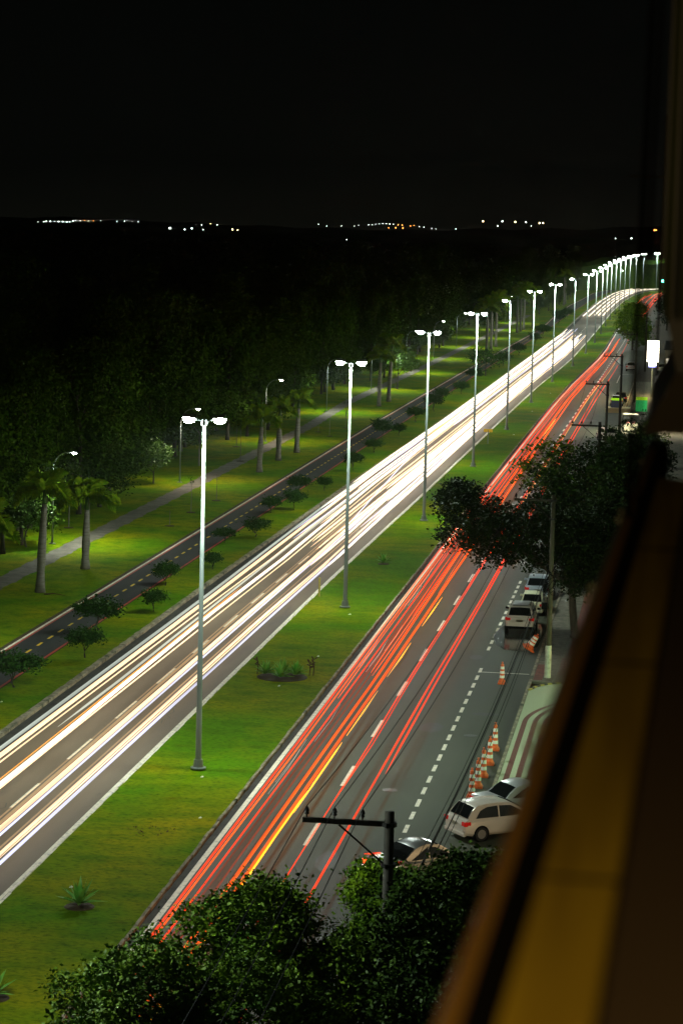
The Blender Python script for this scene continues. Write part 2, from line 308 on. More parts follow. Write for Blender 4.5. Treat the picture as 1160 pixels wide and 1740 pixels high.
for (x, y, n_s) in [(9.0, 2, 9), (8.2, 20, 8), (11.4, 20, 6), (7.9, 44, 8), (-3.9, 10, 8), (-8.9, 40, 7), (10.0, -9, 7), (-6.2, -14, 8)]:
    px_, py_ = x, y
    for i in range(n_s):
        qx, qy = px_+rr_.uniform(-.35, .35), py_+rr_.uniform(.5, 1.1); mb.add([(px_-.018, py_, .003), (px_+.018, py_, .003), (qx+.018, qy, .003), (qx-.018, qy, .003)], [(0, 1, 2, 3)]); px_, py_ = qx, qy
tag(mb.build('road_repairs', M['patch']), kind='structure')
for i, (x, y, lab) in enumerate([(9.0, -1.5, 'round iron manhole cover in the outer lane beside the yellow-free dashes'), (11.5, 11.0, 'round iron manhole cover inside the parking bay beside the cones'), (5.2, 150, 'round iron manhole cover far along the right carriageway')]):
    o = MB().lathe([(.34, .0), (.34, .008), (.29, .012), (.28, .008)], n=20).build('manhole_cover', mat('cast_iron', (.05, .048, .042), .5, .6, c2=(.03, .03, .026), scale=30)); o.location = (x, y, .001); tag(o, lab.replace(' beside the yellow-free dashes', ' near the crossarm pole'), 'manhole cover')
# yellow and black painted kerb that curves round the pavement corner
kb = empty('painted_kerb', (13.7, 24.2, 0), 'yellow and black painted kerb curving round the pavement corner below the utility pole', 'kerb')
arc = [(13.62, 23.0), (13.95, 24.1), (14.5, 24.95), (15.2, 25.45), (16.0, 25.62), (16.9, 25.6)]
arc2 = []
for i in range(len(arc)-1):
    for t in (0, 1/3, 2/3): arc2.append((arc[i][0]+(arc[i+1][0]-arc[i][0])*t-13.7, arc[i][1]+(arc[i+1][1]-arc[i][1])*t-24.2))
M['kerb_yellow'] = mat('kerb_yellow', (.45, .38, .04), .7, c2=(.28, .24, .04), scale=6); M['kerb_black'] = mat('kerb_black', (.02, .02, .018), .8)
for nm, mm, par in (('yellow_block', M['kerb_yellow'], 0), ('black_block', M['kerb_black'], 1)):
    b_ = MB()
    for i in range(len(arc2)-1):
        if i % 2 == par:
            (ax, ay), (bx, by) = arc2[i], arc2[i+1]; d = Vector((bx-ax, by-ay, 0)); b_.box(((ax+bx)/2, (ay+by)/2, .08), (d.length-.01, .15, .2), rz=math.atan2(d.y, d.x))
    b_.build(nm, mm, kb)
# ------------------------------------------------------------------ lamps
def spot(name, loc, power, color, parent=None, size=165, blend=.9, rad=.25, rot=(0, 0, 0)):
    l = bpy.data.lights.new(name, 'SPOT'); l.energy = power; l.color = color; l.spot_size = math.radians(size); l.spot_blend = blend; l.shadow_soft_size = rad
    o = bpy.data.objects.new(name, l); col.objects.link(o); o.location = loc; o.rotation_euler = rot
    if parent: o.parent = parent
    return o
LC = (.86, 1.0, .90)
def street_lamp():
    root = empty('street_lamp', (0, 0, 0), '', 'street lamp', 'tall twin street lamps in the median')
    MB().tube([(0, 0, .05), (0, 0, .5), (0, 0, 15.9)], [.16, .14, .065], 14).build('pole', M['steel'], root, smooth=True)
    MB().lathe([(.36, .08), (.36, .14), (.24, .16), (.20, .5)], n=14).build('base_flange', M['steel'], root)
    MB().tube([(-.55, 0, 16.12), (-.1, 0, 15.98), (.1, 0, 15.98), (.55, 0, 16.12)], .045, 8).lathe([(.13, 15.8), (.15, 15.9), (.12, 16.05), (.05, 16.1)]).build('bracket', M['steel'], root)
    for s in (-1, 1):
        h = MB()
        h.add([(s*(.34+.62*t), yy*wd, 16.1+.10*t+zz) for t, wd in ((0, .11), (.35, .17), (.8, .17), (1, .09)) for yy, zz in ((-1, 0), (-.8, .10), (0, .14), (.8, .10), (1, 0))],
              [(i*5+k, i*5+k+1, (i+1)*5+k+1, (i+1)*5+k) for i in range(3) for k in range(4)]+[(0, 1, 2, 3, 4), (15, 16, 17, 18, 19)])
        hd = h.build('lamp_head', M['steel'], root, smooth=False)
        g = MB(); n = 12; ps = []
        for j, (rr, dz) in enumerate(((1, 0), (.95, -.10), (.7, -.2), (.25, -.25))):
            for k in range(n): ps.append((s*.70+.30*rr*math.cos(2*math.pi*k/n), .18*rr*math.sin(2*math.pi*k/n), 16.13+dz))
        g.add(ps, [(j*n+k, j*n+(k+1) % n, (j+1)*n+(k+1) % n, (j+1)*n+k) for j in range(3) for k in range(n)]+[tuple(3*n+k for k in range(n))])
        g.build('lamp_glass', M['lens'], hd, smooth=True)
        spot('lamp_light', (s*.70, 0, 15.9), 12500, LC, hd, size=179, blend=.35, rad=.15)
    return root
lamp0 = street_lamp()
lamps = []
for i in range(-1, 20):
    Y = 48.3*i; o = lamp0 if i == -1 else copy_tree(lamp0); lamps.append(o)
    o.location = (pM(Y), Y, .08)
    if i == -1: o['label'] = 'tall twin street lamp in the median, standing before the near edge of the picture'
    else: o['label'] = 'tall grey twin-headed street lamp in the grass median, %s of the row' % ORD[i]
    if i in (4, 7):
        hd = [c for c in o.children if c.name.startswith('lamp_head')][1]
        for c in list(hd.children): bpy.data.objects.remove(c)
        bpy.data.objects.remove(hd)
        o['label'] = 'tall street lamp with one single lit head in the grass median, %s of the row' % ORD[i]
for k, (x, y) in enumerate([(18, 962), (30, 985)]):
    o = copy_tree(lamp0); o.location = (x, y, .05); o['label'] = ['tall street lamp where the avenue bends right, far end of the row', 'last tall street lamp beyond the bend of the avenue'][k]
def park_lamp(lens, power, colr):
    root = empty('park_lamp', (0, 0, 0), '', 'street lamp', 'curved park lamps by the footpath')
    pts = [(0, 0, .05), (0, 0, 5.6)]+[(1.25*(1-math.cos(a)), -.1*a, 5.6+1.55*math.sin(a)) for a in np.linspace(.15, 1.5, 8)]+[(1.6, -.2, 7.2)]
    MB().tube(pts, [.075, .06]+[.045]*9, 10).build('pole', M['steel'], root, smooth=True)
    MB().lathe([(.26, .05), (.26, .09), (.12, .12)], n=12).build('base_plate', M['steel'], root)
    hd = MB().box((1.78, -.2, 7.26), (.55, .26, .12), taper=.7).build('lamp_head', M['steel'], root, bevel=.03)
    MB().add([(1.82+.2*r*math.cos(a), -.2+.12*r*math.sin(a), 7.19+z) for r, z in ((1, 0), (.8, -.09), (.3, -.13)) for a in np.linspace(0, 2*math.pi, 10, endpoint=False)],
             [(j*10+k, j*10+(k+1) % 10, (j+1)*10+(k+1) % 10, (j+1)*10+k) for j in range(2) for k in range(10)]+[tuple(20+k for k in range(10))]).build('lamp_glass', lens, hd, smooth=True)
    spot('lamp_light', (1.82, -.2, 7.0), power, colr, hd, size=160, rad=.12)
    return root
pl = park_lamp(M['lens_park'], 4800, (.92, 1, .86)); plw = park_lamp(M['lens_warm'], 3200, (1, .86, .66))
n_ = 0
for k in range(-1, 11):
    Y = 73.1+46.4*k
    src = plw if k in (1, 2) else pl
    o = src if (k == -1 or k == 1) else copy_tree(src)
    o.location = (-26.2+.25*max(0, min(k, 3)), Y, .02); o.rotation_euler[2] = -.15 if k != 2 else -.1
    o['label'] = ('curved-arm park lamp left of the footpath, outside the picture before the first palm' if k == -1 else
                  '%s curved-arm park lamp left of the footpath, counted from the left edge' % (('first', 'second', 'third', 'fourth', 'fifth', 'sixth', 'seventh', 'eighth', 'ninth', 'tenth', 'eleventh')[k]))
# ------------------------------------------------------------------ foliage
def leaf_mesh(name, blobs, m, leaf=.2, clump=.5, per=40, dens=1.0, seed=0, shell=.55, droop=0):
    """blobs: (cx,cy,cz,rx,ry,rz,nclumps); each clump is a ball of small folded leaves"""
    r = np.random.default_rng(seed); P = []
    for cx, cy_, cz, rx, ry, rz, nc in blobs:
        d = r.normal(size=(nc, 3)); d /= np.linalg.norm(d, axis=1)[:, None]
        rad = shell+(1-shell)*r.random(nc)**.6
        lump = 1+.16*np.sin(d[:, 0]*4+seed)+.13*np.sin(d[:, 1]*5+2+seed)+.1*np.sin(d[:, 2]*6)
        c = d*(rad*lump)[:, None]*np.array([rx, ry, rz])+np.array([cx, cy_, cz])
        s = clump*(.6+.8*r.random(nc))
        q = r.normal(size=(nc, per, 3)); q *= (.45/1)*s[:, None, None]; q[:, :, 2] *= .6
        P.append((c[:, None, :]+q).reshape(-1, 3))
    P = np.concatenate(P); n = len(P)
    a = r.normal(size=(n, 3)); a[:, 2] = a[:, 2]*.5-droop; a /= np.linalg.norm(a, axis=1)[:, None]
    b = np.cross(a, r.normal(size=(n, 3))); b /= np.linalg.norm(b, axis=1)[:, None]
    L = leaf*(.45+1.3*r.random(n)**2)[:, None]
    nrm = np.cross(a, b)
    V = np.stack([P, P+a*L*.5+b*L*.27+nrm*L*.06, P+a*L, P+a*L*.5-b*L*.27+nrm*L*.06], 1).reshape(-1, 3)
    me = bpy.data.meshes.new(name); me.vertices.add(4*n); me.vertices.foreach_set('co', V.ravel().astype(np.float32))
    me.loops.add(4*n); me.loops.foreach_set('vertex_index', np.arange(4*n, dtype=np.int32))
    me.polygons.add(n); me.polygons.foreach_set('loop_start', np.arange(0, 4*n, 4, dtype=np.int32)); me.polygons.foreach_set('loop_total', np.full(n, 4, dtype=np.int32))
    me.update(calc_edges=True); me.materials.append(m)
    return me
def crown_obj(name, me, parent): 
    o = bpy.data.objects.new(name, me); col.objects.link(o); o.parent = parent; return o
def limbs(mb, base, targets, r0, seed=0, fork=.45):
    rr = random.Random(seed); b = Vector(base[0]); f = Vector(base[1])
    mb.tube([b, b.lerp(f, .08)+Vector((0, 0, 0)), b.lerp(f, .5)+Vector((rr.uniform(-.1, .1), rr.uniform(-.1, .1), 0)), f], [r0*1.35, r0, r0*.9, r0*.8], 9)
    for t in targets:
        t = Vector(t); mid = f.lerp(t, .5)+Vector((rr.uniform(-.3, .3), rr.uniform(-.3, .3), rr.uniform(0, .3)))
        mb.tube([f-Vector((0, 0, .1)), mid, t], [r0*.55, r0*.35, r0*.12], 7)
        for k in range(3):
            e = t+Vector((rr.uniform(-.8, .8), rr.uniform(-.8, .8), rr.uniform(.1, .9)))
            mb.tube([mid.lerp(t, .3+.2*k), e], [r0*.22, r0*.06], 5)
    return mb
def tree(loc, label, blobs, fork, m, leaf=.2, clump=.5, per=40, r0=.2, seed=1, group=None, cat='tree', name='street_tree', shell=.5, bark=None, base=(0, 0, 0)):
    root = empty(name, loc, label, cat, group)
    limbs(MB(), (base, fork), [(b[0]+.15*b[3]*random.uniform(-1, 1), b[1], b[2]-.1*b[5]) for b in blobs], r0, seed).build('trunk', bark or M['bark'], root, smooth=True)
    crown_obj('crown', leaf_mesh('crown', blobs, m, leaf, clump, per, seed=seed, shell=shell), root)
    return root
# shrubs of the verge
shr = []
for v in range(3):
    me = leaf_mesh('shrub_crown', [(0, 0, 1.25, .95, .9, .42, 60), (.5, .2, 1.05, .6, .6, .35, 26), (-.55, -.1, 1.1, .55, .55, .3, 24)], M['leaf_shrub'], .13, .32, 34, seed=20+v, shell=.3)
    tm = limbs(MB(), ((0, 0, 0), (.05, 0, .45)), [(.5, .1, 1.0), (-.5, .1, 1.0), (.1, -.4, 1.05)], .05, v); shr.append((me, tm))
spots = [(16.8, -13.4, 1.25), (26.3, -11.9, 1.0), (35.7, -13.4, 1.25), (43.5, -11.7, .85), (54.5, -13.3, 1.0), (63.2, -11.7, .8), (77.6, -13.6, .95), (81.9, -11.9, 1.0), (98.4, -13.5, .95), (101, -11.9, 1.0),
         (113.8, -13.5, 1.0), (117.2, -11.6, 1.0), (137.2, -11.6, 1.1), (157.2, -12, 1.05), (174, -13.2, 1.2), (179.1, -11.8, 1.0), (200.8, -12.2, 1.2), (219.5, -11.8, 1.25), (256.2, -11.4, 1.3), (240, -12.8, 1.2), (285, -11.8, 1.4), (335, -11, 1.5), (372, -10.6, 1.6), (420, -10.3, 1.4), (455, -10.6, 1.6), (6.5, -13.6, 1.05), (530, -10.9, 2), (580, -11.2, 2)]
side = lambda x: 'beside the cycle path' if x < -12.6 else 'nearer the road kerb'
trm = [s[1].build('trunk', M['bark']).data for s in shr]
for o in [o for o in col.objects if o.name.startswith('trunk') and o.parent is None]: bpy.data.objects.remove(o)
for i, (y, x, s) in enumerate(spots):
    r_ = empty('shrub', (x, y, .07), '', 'shrub', 'clipped small trees along the verge'); s *= random.uniform(.85, 1.12); r_.scale = (s*random.uniform(.85, 1.15), s, s*random.uniform(.85, 1.15)); r_.rotation_euler[2] = random.uniform(0, 6)
    t_ = bpy.data.objects.new('trunk', trm[i % 3]); col.objects.link(t_); t_.parent = r_
    crown_obj('crown', shr[i % 3][0], r_)
    k = sorted([q[0] for q in spots if (q[1] < -12.6) == (x < -12.6)]).index(y)
    r_['label'] = 'dark clipped shrub on the verge %s, %s of that line' % (side(x), ORD[k])
# young trees, stakes
tree((-27.6, 70.6, 0), 'small leafy tree with glossy leaves at the left edge behind the first palm', [(-1.6, 0, 3.0, 1.9, 1.8, 1.3, 150), (.6, .3, 2.7, 1.2, 1.2, .9, 70)], (0, 0, 1.3), M['leaf_bright'], .2, .5, 26, .08, 31, name='young_tree')
tree((-30.3, 82, 0), 'bright green young tree behind the curved park lamp at left', [(1.0, 0, 4.0, 1.6, 1.6, 1.1, 90)], (0, 0, 2.2), M['leaf_bright'], .22, .5, 24, .08, 32, name='young_tree')
tree((-28.2, 118, 0), 'bright green young tree left of the second park lamp', [(.2, 0, 2.9, 1.7, 1.6, 1.2, 120), (-2.2, 0, 2.2, 1.5, 1.4, 1.1, 80)], (0, 0, 1.2), M['leaf_bright'], .22, .5, 24, .08, 33, name='young_tree')
tree((-27.4, 136, 0), 'spindly young tree with pale forked stem behind the nearest street lamp', [(0, 0, 3.8, 1.7, 1.7, 1.4, 70)], (0, 0, 1.8), M['leaf_forest'], .22, .5, 20, .1, 34, name='young_tree', bark=M['pale_bark'])
tree((-21.8, 262, 0), 'leafy round tree right of the far palm pair by the cycle path', [(0, 0, 5.2, 2.4, 2.4, 1.9, 120), (1.8, 0, 4.2, 1.5, 1.5, 1.2, 50)], (0, 0, 2.4), M['leaf_bright'], .28, .7, 24, .12, 35, name='young_tree')
tree((-11.6, 303, 0), 'bushy tree on the verge behind the fourth street lamp', [(0, 0, 3.4, 2.8, 2.6, 1.5, 120)], (0, 0, 1.6), M['leaf_shrub'], .28, .7, 24, .12, 36, name='young_tree')
for i, (x, y, h) in enumerate([(-27.4, 82.8, 3.1), (-19.9, 86.6, 1.3), (-20.1, 96.3, 2.9), (-19.7, 105.7, 2.4), (-24.2, 142, 4.0), (-27.6, 158, 2.2), (-19.7, 175.7, 2.4), (-21.8, 180.8, 1.2), (-19.5, 188, 3.2), (-22.5, 265, 3.5)]):
    r_ = empty('sapling', (x, y, .07), ['thin bare sapling behind the two near palms', 'short stake in a soil ring left of the cycle path', 'slender bare sapling on the lawn left of the nearest street lamp', 'slender sapling just right of the other bare sapling',
               'sapling with sparse leaves near the three palms', 'low sapling right of the footpath lamp', 'thin sapling left of the second street lamp', 'short pale stake on the lawn near the second street lamp', 'tall thin sapling behind the second street lamp', 'thin sapling by the far palms'][i], 'sapling')
    MB().tube([(0, 0, -.02), (.03, 0, h*.5), (0, .02, h)], [.035, .028, .012], 6).tube([(0, 0, h*.7), (.12, .05, h*.95)], [.012, .005], 4).build('stem', M['pale_bark'], r_)
    MB().lathe([(.42, -.02), (.40, .02), (.1, .05)], n=12).build('soil_ring', M['soil'], r_)
    if h > 2.8: crown_obj('leaves', leaf_mesh('sapling_leaves', [(0, 0, h, .35, .35, .4, 6)], M['leaf_shrub'], .12, .25, 12, seed=i), r_)
# royal palms
def frond_mesh(seed):
    r = np.random.default_rng(seed); vs = []; fs = []
    Lf = 2.7; n = 26; pts = []
    for i in range(n+1):
        t = i/n; pts.append(np.array([Lf*(t-.22*t*t), 0, 1.0*t*1.15-1.95*t**2.1]))
    for i in range(n):
        w = .035*(1-i/n)+.008
        p, q = pts[i], pts[i+1]; k = len(vs); vs += [p+[0, w, 0], p-[0, w, 0], q-[0, w, 0], q+[0, w, 0]]; fs.append((k, k+1, k+2, k+3))
        if i > 1:
            for s in (-1, 1):
                for j in (0, .33, .66):
                    p0 = p+(q-p)*j; t = (i+j)/n; ll = .72*math.sin(math.pi*min(1, .18+.8*t))**.7+.12
                    dirn = np.array([.45, s*.75, r.uniform(-.8, .75)]); dirn /= np.linalg.norm(dirn)
                    e = p0+dirn*ll+[0, 0, -.16*ll]; m1 = p0+dirn*ll*.5; sd = np.array([.055, .01, .03])
                    k = len(vs); vs += [p0, m1+sd, e, m1-sd]; fs.append((k, k+1, k+2, k+3))
    me = bpy.data.meshes.new('frond'); me.from_pydata([tuple(v) for v in vs], [], fs); me.materials.append(M['frond']); return me
FR = [frond_mesh(k) for k in range(3)]
def palm(loc, h, label, lean=(0, 0), nf=13, spread=1.0, seed=0):
    rr = random.Random(seed); root = empty('royal_palm', loc, label, 'palm tree', 'royal palms on the park lawn'); lx, ly = lean
    k = 9; pts = [(lx*(i/k)**1.5, ly*(i/k)**1.5, h*i/k) for i in range(k+1)]; rad = [.36, .29, .25, .27, .29, .28, .25, .22, .19, .17]
    MB().tube(pts, rad, 14).build('trunk', M['palm_trunk'], root, smooth=True)
    MB().tube([(lx, ly, h-.02), (lx, ly, h+.3), (lx, ly, h+1.0)], [.18, .17, .08], 10).tube([(lx, ly, h+.9), (lx+.1, ly, h+2.9)], [.03, .008], 5).build('crownshaft', M['crownshaft'], root, smooth=True)
    for i in range(nf):
        o = bpy.data.objects.new('frond', FR[i % 3]); col.objects.link(o); o.parent = root; o.location = (lx, ly, h+.8)
        up = (i % 4)*.36-.10
        o.rotation_euler = (rr.uniform(-.25, .25), -up*.9, i*2.4+rr.uniform(-.2, .2)); s = spread*rr.uniform(.85, 1.1); o.scale = (s, s, s)
    return root
palm((-20.7, 49.2, .06), 6.0, 'royal palm nearest the left edge, with a dark drooping crown', (.25, 0), seed=1)
palm((-20.5, 60.7, .06), 4.3, 'royal palm with bright lit fronds over the near lawn', (.1, 0), spread=1.0, nf=16, seed=2)
palm((-20.6, 35.5, .06), 5.4, 'royal palm mostly outside the left edge, one frond hanging in', (0, 0), seed=3)
palm((-20.4, 131.9, .06), 4.6, 'pale-trunked royal palm, leftmost of the group of three', (.15, 0), spread=.95, seed=4)
palm((-20.6, 144.6, .06), 4.7, 'middle royal palm of the group of three, dark side of trunk facing', (.1, 0), spread=.9, seed=5)
palm((-20.1, 153.8, .06), 4.9, 'rightmost royal palm of the group of three', (.1, 0), nf=10, spread=.9, seed=6)
palm((-20.1, 225.7, .06), 6.1, 'left royal palm of the far pair on the lawn', (.1, 0), spread=1.0, seed=7)
palm((-19.9, 235.3, .06), 7.2, 'right taller royal palm of the far pair on the lawn', (.3, 0), spread=1.1, seed=8)
for i, (x, y) in enumerate([(-17.8, 381.5), (-17.9, 394), (-17.7, 404.5), (-18.2, 477), (-17.9, 484.5), (-17.8, 495.5), (-16.6, 512), (-18.3, 716), (-18, 700)]):
    palm((x, y, .06), 8.0+(i % 3)*.6, 'distant tall palm trunk on the park lawn, %s of the far ones' % ORD[i], nf=9, spread=1.4, seed=10+i)
# big trees of the building side
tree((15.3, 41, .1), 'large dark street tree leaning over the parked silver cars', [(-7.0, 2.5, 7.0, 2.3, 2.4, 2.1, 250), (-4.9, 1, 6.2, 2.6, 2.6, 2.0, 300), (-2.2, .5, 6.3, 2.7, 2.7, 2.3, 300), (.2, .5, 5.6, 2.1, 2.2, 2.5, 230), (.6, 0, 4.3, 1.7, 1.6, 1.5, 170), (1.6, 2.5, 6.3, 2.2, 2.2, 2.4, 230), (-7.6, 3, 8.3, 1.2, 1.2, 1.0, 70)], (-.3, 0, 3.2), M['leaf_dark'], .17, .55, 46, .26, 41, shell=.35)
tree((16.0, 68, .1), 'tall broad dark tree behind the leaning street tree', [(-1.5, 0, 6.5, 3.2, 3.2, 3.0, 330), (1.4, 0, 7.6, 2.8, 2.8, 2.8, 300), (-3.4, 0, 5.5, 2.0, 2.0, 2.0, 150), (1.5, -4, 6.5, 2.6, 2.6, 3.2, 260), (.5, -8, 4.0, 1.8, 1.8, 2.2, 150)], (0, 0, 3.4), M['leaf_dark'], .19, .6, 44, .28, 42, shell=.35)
tree((13.9, 76, .1), 'slender tree with sparse feathery leaf sprays in front of the red light trails', [(-2.7, 0, 8.3, 1.0, 1.0, .8, 26), (-4.0, 0, 7.3, .9, .9, .6, 20), (-1.2, 0, 8.6, .6, .6, 1.0, 18), (-2.2, 0, 6.8, 1.5, 1.5, .8, 46), (-3.6, 0, 6.0, 1.2, 1.2, .5, 22), (-1.0, 0, 5.6, 1.6, 1.6, 1.2, 60)], (-.5, 0, 4.2), M['leaf_near'], .26, .55, 16, .1, 43, shell=.2)
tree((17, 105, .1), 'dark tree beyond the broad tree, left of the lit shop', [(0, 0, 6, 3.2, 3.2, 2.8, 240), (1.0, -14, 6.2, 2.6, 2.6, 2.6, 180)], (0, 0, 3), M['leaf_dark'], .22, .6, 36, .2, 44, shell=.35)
tree((10.9, 410, 0), 'bushy round tree standing by the far red lane', [(-.9, 0, 6.2, 3.3, 3.3, 3.4, 190), (1.2, 0, 4.2, 3.0, 3.0, 2.8, 170), (.4, 0, 8.4, 2.4, 2.4, 2.0, 90)], (0, 0, 2.2), M['leaf_near'], .42, 1.1, 28, .25, 45, shell=.35)
tree((17.2, 520, 0), 'dark tree right of the far road where it bends', [(0, 0, 6.5, 3.2, 3.2, 4.2, 170)], (0, 0, 2.2), M['leaf_dark'], .45, 1.1, 26, .25, 46, shell=.35)
tree((18.4, 150, .1), 'small leafy tree at the foot of the shop', [(0, 0, 3.4, 1.8, 1.8, 1.7, 110)], (0, 0, 1.5), M['leaf_near'], .22, .5, 26, .1, 47)
# near trees at the bottom
tree((14.4, -47, .1), 'broad leafy tree filling the bottom left of centre below the crossarm pole', [(-6.3, -7.5, 5.3, 1.7, 1.8, 1.6, 320), (-5.4, -5, 6.4, 1.9, 1.9, 1.6, 340), (-3.2, -2, 7.5, 1.7, 1.7, 1.3, 270), (-5.9, -8, 4.0, 2.1, 2.0, 1.8, 340), (-2.9, -5, 5.9, 2.4, 2.2, 1.9, 400), (-1.2, -2.5, 6.3, 1.9, 1.7, 1.5, 280), (-2.0, -7, 4.6, 2.3, 2.2, 1.7, 300)], (-.4, -1.5, 3.0), M['leaf_near'], .115, .42, 90, .25, 51, shell=.45)
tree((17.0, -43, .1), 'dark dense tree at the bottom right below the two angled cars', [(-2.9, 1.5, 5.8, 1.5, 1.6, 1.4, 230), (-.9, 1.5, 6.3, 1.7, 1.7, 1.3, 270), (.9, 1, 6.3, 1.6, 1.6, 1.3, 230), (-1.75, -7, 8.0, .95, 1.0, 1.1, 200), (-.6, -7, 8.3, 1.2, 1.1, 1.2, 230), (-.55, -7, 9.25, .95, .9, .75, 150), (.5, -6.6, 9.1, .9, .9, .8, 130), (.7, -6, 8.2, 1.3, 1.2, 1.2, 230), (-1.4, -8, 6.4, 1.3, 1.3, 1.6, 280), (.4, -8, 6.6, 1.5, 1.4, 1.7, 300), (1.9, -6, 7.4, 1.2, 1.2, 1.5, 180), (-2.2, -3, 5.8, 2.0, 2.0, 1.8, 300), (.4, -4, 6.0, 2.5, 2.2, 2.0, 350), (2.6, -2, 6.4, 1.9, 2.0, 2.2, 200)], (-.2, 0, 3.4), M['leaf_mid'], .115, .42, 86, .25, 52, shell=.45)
tree((13.6, -41.5, .1), 'small bright shrubby treetop between the two bottom trees', [(-.4, .5, 6.4, .9, .9, 1.0, 90), (.2, -1.5, 5.2, 1.5, 1.5, 1.3, 150)], (0, 0, 3), M['leaf_near'], .115, .4, 80, .12, 53, shell=.3)
# the wood: first rows tree by tree, then the far mass
FT = []
for v in range(5):
    r = random.Random(60+v); bl = []
    H = 15+v*.7
    for k in range(9):
        z = 3.4+(H-4.4)*k/8; a = r.uniform(0, 6.3); q = 1.5*(1-.3*k/8); bl.append((q*math.cos(a), q*math.sin(a), z, 2.4-.1*k, 2.4-.1*k, 1.5, 17))
    bl.append((0, 0, H-.3, 1.3, 1.3, 1.2, 24))
    FT.append((leaf_mesh('forest_crown', bl, M['leaf_forest'], .36, 1.35, 78, seed=70+v, shell=.4, droop=.3),
               limbs(MB(), ((0, 0, 0), (.2, .1, H*.6)), [(1.2, 0, H*.75), (-1.1, .6, H*.7), (.2, -1, H*.85)], .22, v).build('trunk', M['bark'], None, smooth=True)))
ft_tr = [f[1].data for f in FT]
for f in FT: bpy.data.objects.remove(f[1])
def edge(y): return -30.2-2.2*math.sin(y*.06)-1.2*math.sin(y*.17)
def forest_tree(x, y, s, label, v):
    r_ = empty('forest_tree', (x, y, 0), label, 'tree', 'trees of the wood beyond the footpath'); r_.scale = (s, s, s*random.uniform(.92, 1.1)); r_.rotation_euler[2] = random.uniform(0, 6)
    t_ = bpy.data.objects.new('trunk', ft_tr[v]); col.objects.link(t_); t_.parent = r_
    crown_obj('crown', FT[v][0], r_)
y = 30.
while y < 470:
    forest_tree(edge(y)-random.uniform(0, 1.5), y, random.uniform(.72, .95), 'tall tree in the front row of the dark wood', int(random.random()*5)); y += random.uniform(4.2, 6.2)*(1 if y < 260 else 1.6)
for rr_, (dx, lab) in enumerate([(6.5, 'tall tree in the second row of the dark wood'), (14, 'tall tree deep in the dark wood')]):
    y = 45.
    while y < 560:
        forest_tree(edge(y)-dx-random.uniform(0, 3), y, random.uniform(.9, 1.1), lab, int(random.random()*5)); y += random.uniform(6.5, 9)*(1 if y < 260 else 1.7)
for i in range(26):
    forest_tree(-24-random.uniform(0, 10), 480+i*17+random.uniform(-4, 4), random.uniform(.8, 1.1), 'distant tree by the far end of the park lawn', i % 5)
for i in range(9):
    forest_tree(-19.5-random.uniform(0, 3), 610+i*32, .8, 'far tree between the lawn and the cycle path', i % 5)
# far wood as one canopy mass of leaf clumps
r = np.random.default_rng(5); bl = []
nx = 0
for yy in np.arange(70, 900, 9.):
    for xx in np.arange(-58, -330, -10.):
        if xx < -60-yy*.36: continue
        bl.append((xx+r.uniform(-3, 3), yy+r.uniform(-3, 3), 13+r.uniform(-2.2, 2.2), 4.6, 4.6, 3.6, 10))
me = leaf_mesh('wood', bl, M['leaf_forest'], 1.15, 2.2, 12, seed=9, shell=.6)
o = bpy.data.objects.new('wood', me); col.objects.link(o); tag(o, kind='stuff', label='dark closed canopy of the wood filling the left background', cat='wood')
# far canopy sheet to the horizon
gx = np.linspace(-1, 1, 130); gy = np.concatenate([np.linspace(560, 1400, 70), np.linspace(1450, 4200, 60)])
vs = []; 
for yy in gy:
    x0 = -34 if yy < 900 else (-34+(yy-900)*.9); hw = 900+yy*.35
    for k, g in enumerate(np.linspace(0, 1, 130)):
        x = x0-hw*g**1.3 if yy < 1040 else (700-(700+hw)*g)
        z = 11+1.6*math.sin(x*.11+yy*.05)+1.5*math.sin(x*.043-yy*.09)+r.uniform(-1.8, 1.8)
        if yy < 1040 and k == 0: z = 0
        vs.append((x, yy, z))
fs = [(j*130+k, j*130+k+1, (j+1)*130+k+1, (j+1)*130+k) for j in range(len(gy)-1) for k in range(129) if not (gy[j] < 1040 <= gy[j+1])]
me = bpy.data.meshes.new('far_wood'); me.from_pydata(vs, [], fs); me.materials.append(M['leaf_forest'])
o = bpy.data.objects.new('far_wood', me); col.objects.link(o); tag(o, kind='stuff', label='far dark woodland reaching to the horizon', cat='wood')
# hills on the horizon
hl = F([(-1500, 14), (-1100, 26), (-800, 20), (-500, 16), (-300, 24), (-150, 27), (0, 38), (120, 50), (300, 46), (500, 40), (900, 25)])
vs = []
for i in range(121):
    x = -1500+20*i; z = hl(x)+1.5*math.sin(x*.05)+random.uniform(-.6, .6); vs += [(x, 3900, -.05), (x, 4050, z*.7), (x, 4200, z), (x, 4600, -.05)]
hm = bpy.data.meshes.new('hills'); hm.from_pydata(vs, [], [(4*i+k, 4*i+4+k, 4*i+5+k, 4*i+1+k) for i in range(120) for k in range(3)]); hm.materials.append(M['soil'])
o = bpy.data.objects.new('hills', hm); col.objects.link(o); tag(o, kind='structure')
